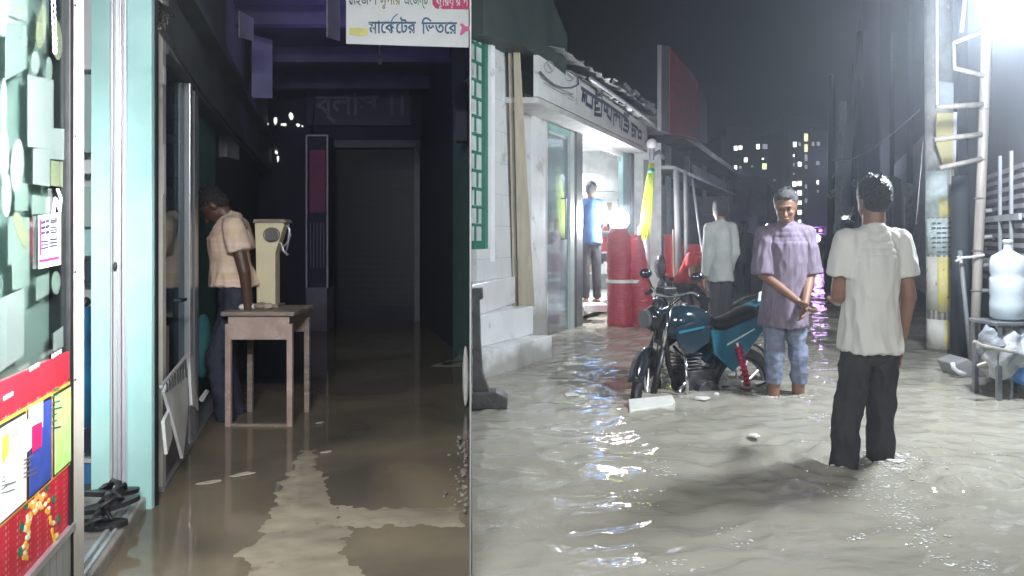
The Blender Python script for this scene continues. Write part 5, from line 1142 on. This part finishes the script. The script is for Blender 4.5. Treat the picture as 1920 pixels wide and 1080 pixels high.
b = B(); q = bk(-.2, .06, .76); b.prism([q+fd*.06+Vector((0, 0, -.03)), q-fd*.05+Vector((0, 0, 0)), q-fd*.05+Vector((0, 0, .07)), q+fd*.05+Vector((0, 0, .04))], ld*.008); npl = b.build('number_plate', M_ppale, T, label='small pale plate with blue edge on the tail')
b = B(); b.prism([q+fd*.03+ld*.012+Vector((0, 0, -.005)), q-fd*.035+ld*.012+Vector((0, 0, .015)), q-fd*.035+ld*.012+Vector((0, 0, .04)), q+fd*.03+ld*.012+Vector((0, 0, .02))], ld*.002); b.build('plate_print', M_blue, npl)
b = B(); b.box(bk(-.3, 0, .6), (.05, .12, .06), rz=math.atan2(fd.y, fd.x)); b.build('tail_light', mat('red_lens', (.3, .01, .01), .15), T, bevel=.01)
# shock, engine, frame, exhaust
b = B(); n = 60; a0_, a1_ = bk(.2, .17, .42), bk(.1, .17, .12); dd = (a1_-a0_).normalized(); uu = dd.orthogonal().normalized(); ww = dd.cross(uu)
b.tube([a0_.lerp(a1_, i/n)+uu*math.cos(i*.9)*.026+ww*math.sin(i*.9)*.026 for i in range(n+1)], .007, 6); b.cyl(a0_, a1_, .016); b.build('shock_absorber', M_redpaint, T, smooth=True)
b = B(); b.cyl(a1_, a1_+dd*.12, .02); b.cyl(a0_-dd*.03, a0_, .02); b.build('shock_mount', M_chrome, T)
b = B(); b.box(bk(.52, 0, .12), (.26, .2, .26), rz=math.atan2(fd.y, fd.x)); b.cyl(bk(.5, .16, .08), bk(.5, -.16, .08), .1, n=20); b.cyl(bk(.42, .15, .02), bk(.42, -.15, .02), .08, n=20)
for k in range(6): b.box(bk(.6, 0, .24+k*.026), (.17, .19, .012), rz=math.atan2(fd.y, fd.x))
b.build('engine', M_engine, T, bevel=.006)
b = B(); b.tube([bk(.82, 0, .62), bk(.78, 0, .3), bk(.66, 0, .02), bk(.3, 0, .0), bk(.25, 0, .4), bk(.38, 0, .5)], .02, 8); b.tube([bk(.3, .1, .45), bk(-.05, .1, .56)], .014, 8); b.tube([bk(.3, -.1, .45), bk(-.05, -.1, .56)], .014, 8); b.tube([bk(.3, .1, .1), bk(0, .1, .05)], .02, 8); b.tube([bk(.3, -.1, .1), bk(0, -.1, .05)], .02, 8); b.build('frame', M_black, T, smooth=True)
b = B(); b.tube([bk(.66, .1, .22), bk(.76, .12, .12), bk(.7, .14, .0), bk(.4, .15, -.02)], .018, 8); b.cyl(bk(.36, .17, .0), bk(-.12, .19, .1), .035, .04, 14); b.build('exhaust', M_chrome, T, smooth=True)
b = B(); b.tube([bk(.72, .0, .42), bk(.78, .2, .36), bk(.8, .24, .2), bk(.76, .2, .06), bk(.68, .0, .04)], .013, 8); b.build('crash_guard', M_chrome, T, smooth=True)
b = B(); b.tube([bk(.35, .12, .08), bk(.3, .24, -.1)], .012); b.tube([bk(.46, .14, .06), bk(.46, .27, .06)], .012); b.tube([bk(.2, .16, .1), bk(.18, .27, .1)], .012); b.build('foot_pegs', M_black, T)
#@@PEOPLE
# ================================================================== PEOPLE
def person(label, loc, yaw, J, shirt, trousers, skin, hair, H=1.70, vox=.009, group=None, sleeve=.55, hem=.86, loose=1.0, cuff=.0, face=False, fold=.006, hairlen=1.0, hands=True, belt=None, bulk=1.0, wx=1.0, cat='person'):
    """standing figure facing local +Y; joints in metres for a 1.70 m body, J overrides"""
    S = H/1.70
    D0 = dict(pel=(0, 0, .93), che=(0, .0, 1.25), nek=(0, -.01, 1.45), hed=(0, .015, 1.585), hdir=(0, 1, 0),
              shR=(.185, -.005, 1.385), elR=(.235, -.02, 1.11), wrR=(.235, .03, .87), shL=(-.185, -.005, 1.385), elL=(-.235, -.02, 1.11), wrL=(-.235, .03, .87),
              hiR=(.09, 0, .90), knR=(.1, .01, .49), anR=(.1, -.02, .09), hiL=(-.09, 0, .90), knL=(-.1, .01, .49), anL=(-.1, -.02, .09))
    D0.update(J)
    Mx = Matrix.Translation(loc) @ Matrix.Rotation(yaw, 4, 'Z') @ Matrix.Scale(S, 4) @ Matrix.Diagonal((wx, 1, 1, 1))
    Rz = Matrix.Rotation(yaw, 3, 'Z')
    g = {k: Vector(v) for k, v in D0.items()}
    T = thing('person', label, cat, loc, group)
    W = lambda p: Mx @ Vector(p)
    def capw(b, a, c, r0, r1, n=14): b.cap(W(a), W(c), r0*S, r1*S, n)
    def ball(b, c, r, M=None, n=18, m=12):
        Rm = Rz @ Matrix.Diagonal((wx, 1, 1)) if M is None else (Rz @ M)
        b.sph(W(c), tuple(x*S for x in r), n, m, Rm)
    def hand(b, el, wr, side):
        d = (wr-el).normalized(); lat = Vector((0, 1, 0)); lat = (lat-d*lat.dot(d)).normalized(); nrm = d.cross(lat)
        pal = wr+d*.05; M = Matrix((lat, nrm, d)).transposed()
        b.sph(W(pal), (.041*S, .017*S, .052*S), 14, 10, Rz @ M)
        cur = nrm*(-1 if nrm.x*side > 0 else 1)
        for i, (o, L) in enumerate(((-.029, .062), (-.010, .078), (.010, .084), (.029, .072))):
            a = wr+d*.088+lat*o; c = a+d*L*.5+cur*.006; e = c+d*L*.42+cur*.02
            capw(b, a, c, .0098, .009, 8); capw(b, c, e, .009, .0075, 8)
        a = wr+d*.03+lat*.036; c = a+d*.035+lat*.02+cur*.008; e = c+d*.03+lat*.003+cur*.01
        capw(b, a, c, .0125, .011, 8); capw(b, c, e, .011, .0085, 8)
    # ---- body
    b = B()
    hd = g['hed']; f = g['hdir'].normalized(); ri = Vector((0, 0, 1)); xx = f.cross(Vector((0, 0, 1))).normalized(); zz = xx.cross(f).normalized()
    HM = Matrix((xx, f, zz)).transposed()
    def hp(x, y_, z): return hd+HM @ Vector((x, y_, z))
    ball(b, hp(0, -.012, .025), (.076, .092, .088), HM, 22, 16); ball(b, hp(0, .012, -.03), (.062, .074, .078), HM, 20, 14); ball(b, hp(0, .05, -.078), (.034, .032, .028), HM)
    capw(b, g['nek']+Vector((0, 0, -.04)), hp(0, -.018, -.05), .058, .052)
    for s_ in (-1, 1): ball(b, hp(s_*.078, -.008, -.005), (.012, .02, .032), HM, 10, 8)
    if face:
        capw(b, hp(0, .083, .005), hp(0, .104, -.03), .008, .013, 10); ball(b, hp(0, .098, -.036), (.018, .01, .009), HM, 10, 8)
        ball(b, hp(0, .078, .026), (.05, .014, .009), HM, 14, 8); ball(b, hp(0, .084, -.06), (.024, .011, .006), HM, 10, 6); ball(b, hp(0, .081, -.069), (.021, .011, .006), HM, 10, 6)
        for s_ in (-1, 1): ball(b, hp(s_*.04, .06, -.022), (.022, .018, .018), HM, 10, 8)
    else:
        capw(b, hp(0, .08, .0), hp(0, .1, -.03), .01, .013, 8)
    for k in range(9):
        t = k/8; c = g['pel'].lerp(g['che'], min(1, t*1.25)) if t < .8 else g['che'].lerp(g['nek'], (t-.8)/.4)
        rx = (.15, .148, .142, .138, .142, .152, .16, .15, .10)[k]*bulk; ry = (.105, .1, .095, .092, .095, .1, .102, .095, .075)[k]*bulk
        ball(b, c, (rx*.92, ry*.92, .08))
    for s in 'RL':
        capw(b, g['sh'+s]*.98+g['nek']*.02-Vector((0, 0, .0)), g['nek']+Vector((0, 0, -.05)), .052, .055)
        capw(b, g['sh'+s], g['el'+s], .05, .038); capw(b, g['el'+s], g['wr'+s], .037, .026)
        capw(b, g['hi'+s], g['kn'+s], .07, .048); capw(b, g['kn'+s], g['an'+s], .052, .036)
        if hands: hand(b, g['el'+s], g['wr'+s], 1 if s == 'R' else -1)
        an = g['an'+s]; capw(b, an+Vector((0, -.03, -.04)), an+Vector((0, .13, -.055)), .036, .028)
    remeshed(b, 'body', skin, T, vox*.72 if face else vox*.85, 3)
    # ---- trousers
    b = B(); 
    for k in range(3): ball(b, g['pel']+Vector((0, 0, -.09+.04*k)), (.152*bulk, .108*bulk, .07))
    for s in 'RL':
        hi, kn, an = g['hi'+s], g['kn'+s], g['an'+s]
        e = kn.lerp(an, 1-cuff) if cuff < 1 else kn
        capw(b, hi, kn, .086*math.sqrt(wx), .063 if cuff < .25 else .06); kr = .064 if cuff < .25 else .06; b.cyl(W(kn), W(e), kr*S, (.054 if cuff < .25 else .05)*S, 16); b.sph(W(kn), kr*S, 14, 9)
    remeshed(b, 'trousers', trousers, T, vox, 4, (fold*1.1, 10, (1.3, 1.3, .7)))
    # ---- shirt
    b = B(); L = loose; base = g['pel']; che = g['che']; nek = g['nek']
    rings = []; n = 24
    hz = hem-g['pel'].z     # hem offset from pelvis
    prof = [(0, .18, .15), (.25, .17, .136), (.5, .158, .122), (.75, .166, .125), (1, .178, .122)]
    lo = base+Vector((0, 0, hz))
    for k in range(14):
        t = k/13; c = lo.lerp(che+Vector((0, 0, .06)), t)
        if t > 0: 
            mid = base if False else None
        i = min(3, int(t*4)); u_ = t*4-i; rx = prof[i][1]*(1-u_)+prof[i+1][1]*u_; ry = prof[i][2]*(1-u_)+prof[i+1][2]*u_
        fl = 1+(L-1)*(1-t*.6); rx *= fl*bulk*(1+(1/wx-1)*.3*(1-t)); ry *= fl*bulk*(1+.12*(1-t))
        rings.append([W(c+Vector((math.cos(a)*rx, math.sin(a)*ry, .012*math.sin(a*3)*(k == 0)))) for a in [2*math.pi*i_/n for i_ in range(n)]])
    b.loft(rings)
    for k in range(5):
        t = k/4; c = (che+Vector((0, 0, .04))).lerp(nek+Vector((0, 0, -.015)), t); ball(b, c, ((.175, .17, .155, .12, .075)[k]*bulk, (.12, .115, .105, .092, .072)[k]*bulk, .055))
    for s in 'RL':
        sh, el, wr = g['sh'+s], g['el'+s], g['wr'+s]
        capw(b, sh, nek+Vector((0, 0, -.045)), .06, .068)
        if sleeve <= 1:
            e = sh.lerp(el, sleeve); b.sph(W(sh), .063*S, 16, 10); b.cyl(W(sh), W(e), .063*S, .071*L*S, 18)
        else:
            e = el.lerp(wr, sleeve-1); capw(b, sh, el, .066, .056); b.cyl(W(el), W(e), .056*S, .044*S, 16)
    remeshed(b, 'shirt', shirt, T, vox, 3, (fold, 7.5, (1.5, 1.5, .55)))
    # ---- hair
    b = B(); ball(b, hp(0, -.024, .042), (.083, .092, .086), HM, 24, 16); ball(b, hp(0, -.05, .0), (.074, .062, .07*hairlen), HM, 20, 14)
    ball(b, hp(0, .03, .092), (.058, .05, .03), HM)
    for k in range(46):
        a = random.random()*2*math.pi; h_ = random.uniform(-.1, 1); d = Vector((math.cos(a)*math.sqrt(max(0, 1-h_*h_*.9)), math.sin(a)*math.sqrt(max(0, 1-h_*h_*.9)), h_))
        if d.y > .35 and h_ < .75: continue
        p0 = hp(d.x*.078, -.024+d.y*.086, .042+d.z*.08); capw(b, p0, p0+HM @ (d*.013+Vector((0, 0, .004))), .010, .004, 6)
    remeshed(b, 'hair', hair, T, vox*.6, 1)
    if face:
        for s_ in (-1, 1):
            b = B(); ball(b, hp(s_*.031, .076, .004), (.0135, .008, .006), HM, 12, 8); b.build('eye', mat('dark_eye', (.03, .02, .02), .2), T, smooth=True)
            b = B(); b.tube([W(hp(s_*.014, .087, .024)), W(hp(s_*.032, .088, .03)), W(hp(s_*.05, .078, .024))], [.003, .0045, .002], 6); b.build('eyebrow', M_hair, T)
    if belt: b = B(); b.loft([[W(g['pel']+Vector((math.cos(a)*.168*bulk, math.sin(a)*.126*bulk, z))) for a in [2*math.pi*i_/24 for i_ in range(24)]] for z in (.06, .1)]); b.build('belt', M_black, T)
    return T
GZ = -.26
# man in white T-shirt seen from behind
FD = 3.76; cx = P(1632, 0, FD).x
person('man seen from behind in white T-shirt and black trousers wading in foreground', Vector((cx, FD, GZ)), 0.10,
       dict(pel=(-.005, 0, .92), che=(.0, -.005, 1.24), nek=(.02, -.0, 1.44), hed=(.03, .02, 1.585), hdir=(.12, 1, -.03), shR=(.172, -.02, 1.375), elR=(.225, -.05, 1.10), wrR=(.222, .02, .85), shL=(-.158, .0, 1.375), elL=(-.195, .04, 1.10), wrL=(-.03, .27, 1.05),
            knR=(.10, .03, .50), anR=(.10, .04, .1), hiR=(.085, 0, .88), hiL=(-.085, 0, .88), knL=(-.17, -.01, .5), anL=(-.28, -.1, .1)),
       M_tee, M_black_tr, M_skin, M_hair, H=1.70, vox=.007, sleeve=.62, hem=.83, loose=1.0, fold=.016, bulk=.98, wx=.76)
# man in mauve shirt walking toward the camera, rolled jeans
PD_ = 5.4; cx = P(1468, 0, PD_).x
person('barefoot man in long mauve shirt and rolled grey-blue jeans wading toward camera', Vector((cx, PD_, GZ)), math.pi-.05,
       dict(pel=(.0, 0, .94), che=(-.02, .03, 1.26), nek=(-.01, .04, 1.455), hed=(.015, .1, 1.57), hdir=(.45, 1, -.4), shR=(.17, .03, 1.38), elR=(.2, .06, 1.1), wrR=(-.03, .24, .93), shL=(-.19, .03, 1.38), elL=(-.23, .03, 1.10), wrL=(-.09, .24, .90),
            hiR=(.08, 0, .88), knR=(.1, .06, .5), anR=(.11, .06, .1), hiL=(-.09, 0, .88), knL=(-.12, .05, .5), anL=(-.14, -.02, .1)),
       M_purple, M_jeans, M_skin, M_hairg, H=1.74, vox=.0075, sleeve=1.0, hem=.74, loose=1.1, cuff=.6, face=True, fold=.016, wx=.78)
# man in pale long-sleeved shirt, back to us
MD = 8.9; cx = P(1351, 0, MD).x
person('man with back turned in pale grey long-sleeved shirt and dark trousers', Vector((cx, MD, GZ)), .15,
       dict(hed=(0, .03, 1.575), wrR=(.2, .12, .86), wrL=(-.22, .06, .85)), M_greyshirt, M_black_tr, M_skin, M_hair, H=1.83, vox=.011, sleeve=1.95, hem=.80, loose=1.0, fold=.012, wx=.68)
# crouching person in front of him
MD = 9.6; cx = P(1303, 0, MD).x
person('person bending low in red shirt, head down beside the pale-shirted man', Vector((cx, MD, GZ+.08)), math.pi+.3,
       dict(pel=(0, -.25, .75), che=(0, .08, .98), nek=(0, .25, 1.08), hed=(0, .36, 1.05), hdir=(0, .5, -1), shR=(.18, .2, 1.05), elR=(.22, .3, .82), wrR=(.12, .42, .65), shL=(-.18, .2, 1.05), elL=(-.22, .3, .82), wrL=(-.12, .42, .65), hiR=(.09, -.25, .72), hiL=(-.09, -.25, .72), knR=(.12, .05, .45), knL=(-.12, .05, .45)),
       M_redcloth, M_dshirt, M_skin, M_hair, H=1.7, vox=.012, hem=.7)
# man in blue in the doorway
MD = 10.3; cx = P(1108, 0, MD).x
person('man in blue shirt standing in the bright shop doorway, back turned', Vector((cx, MD, .19)), .25,
       dict(hed=(.02, .03, 1.575), hdir=(.6, 1, -.1), wrR=(.16, .22, .98), wrL=(-.2, .15, .95)), M_bshirt, M_black_tr, M_skin, M_hair, H=1.70, vox=.012, sleeve=.95, hem=.84, wx=.82)
# far figures
for (px, MD, H_, lb, sh, yw) in [(1395, 15, 1.68, 'distant person in dark clothes left of the walking man', M_dshirt, .4), (1558, 17.5, 1.62, 'distant person in grey shirt walking right of the violet light', mat('grey_cotton', (.12, .12, .14), .8), .0), (1592, 13, 1.6, 'dark figure half hidden behind the white-shirted man', M_dshirt, .3), (1381, 18, 1.6, 'distant person in dull red behind the pale-shirted man', mat('dull_red_cotton', (.18, .04, .06), .8), 3)]:
    person(lb, Vector((P(px, 0, MD).x, MD, GZ)), yw, {}, sh, M_dshirt, M_skind, M_hair, H=H_, vox=.018, hands=False)
# man bending over the table in the alley (faces -X)
MD = 4.72; cx = P(434, 0, MD).x
person('man in peach striped T-shirt leaning over the small alley table', Vector((cx, MD, -.1)), math.pi/2+.25,
       dict(pel=(.0, -.02, .95), che=(0, .03, 1.2), nek=(0, .0, 1.395), hed=(0, .11, 1.46), hdir=(.0, .8, -1), shL=(-.17, -.03, 1.33), elL=(-.2, -.10, 1.04), wrL=(-.17, -.12, .80), shR=(.17, -.03, 1.33), elR=(.205, -.1, 1.04), wrR=(.19, -.06, .80),
            hiL=(-.08, -.05, .88), hiR=(.08, -.05, .88), knL=(-.09, .08, .5), knR=(.09, .06, .5), anL=(-.1, .02, .1), anR=(.1, -.02, .1)),
       M_peach, M_dkblue_tr, M_skind, M_hair, H=1.66, vox=.008, sleeve=.52, hem=.95, loose=1.02, fold=.014, bulk=.92)

#@@HAZE
M_haze = bpy.data.materials.new('night_mist'); M_haze.use_nodes = True; n_ = M_haze.node_tree; n_.nodes.clear()
o_ = n_.nodes.new('ShaderNodeOutputMaterial'); v_ = n_.nodes.new('ShaderNodeVolumePrincipled'); v_.inputs['Color'].default_value = (.8, .88, 1, 1); v_.inputs['Density'].default_value = .0092; v_.inputs['Anisotropy'].default_value = .74
n_.links.new(v_.outputs[0], o_.inputs['Volume'])
b = B(); b.box((0, 75, 19), (320, 260, 41)); b.build('haze', M_haze, kind='stuff')
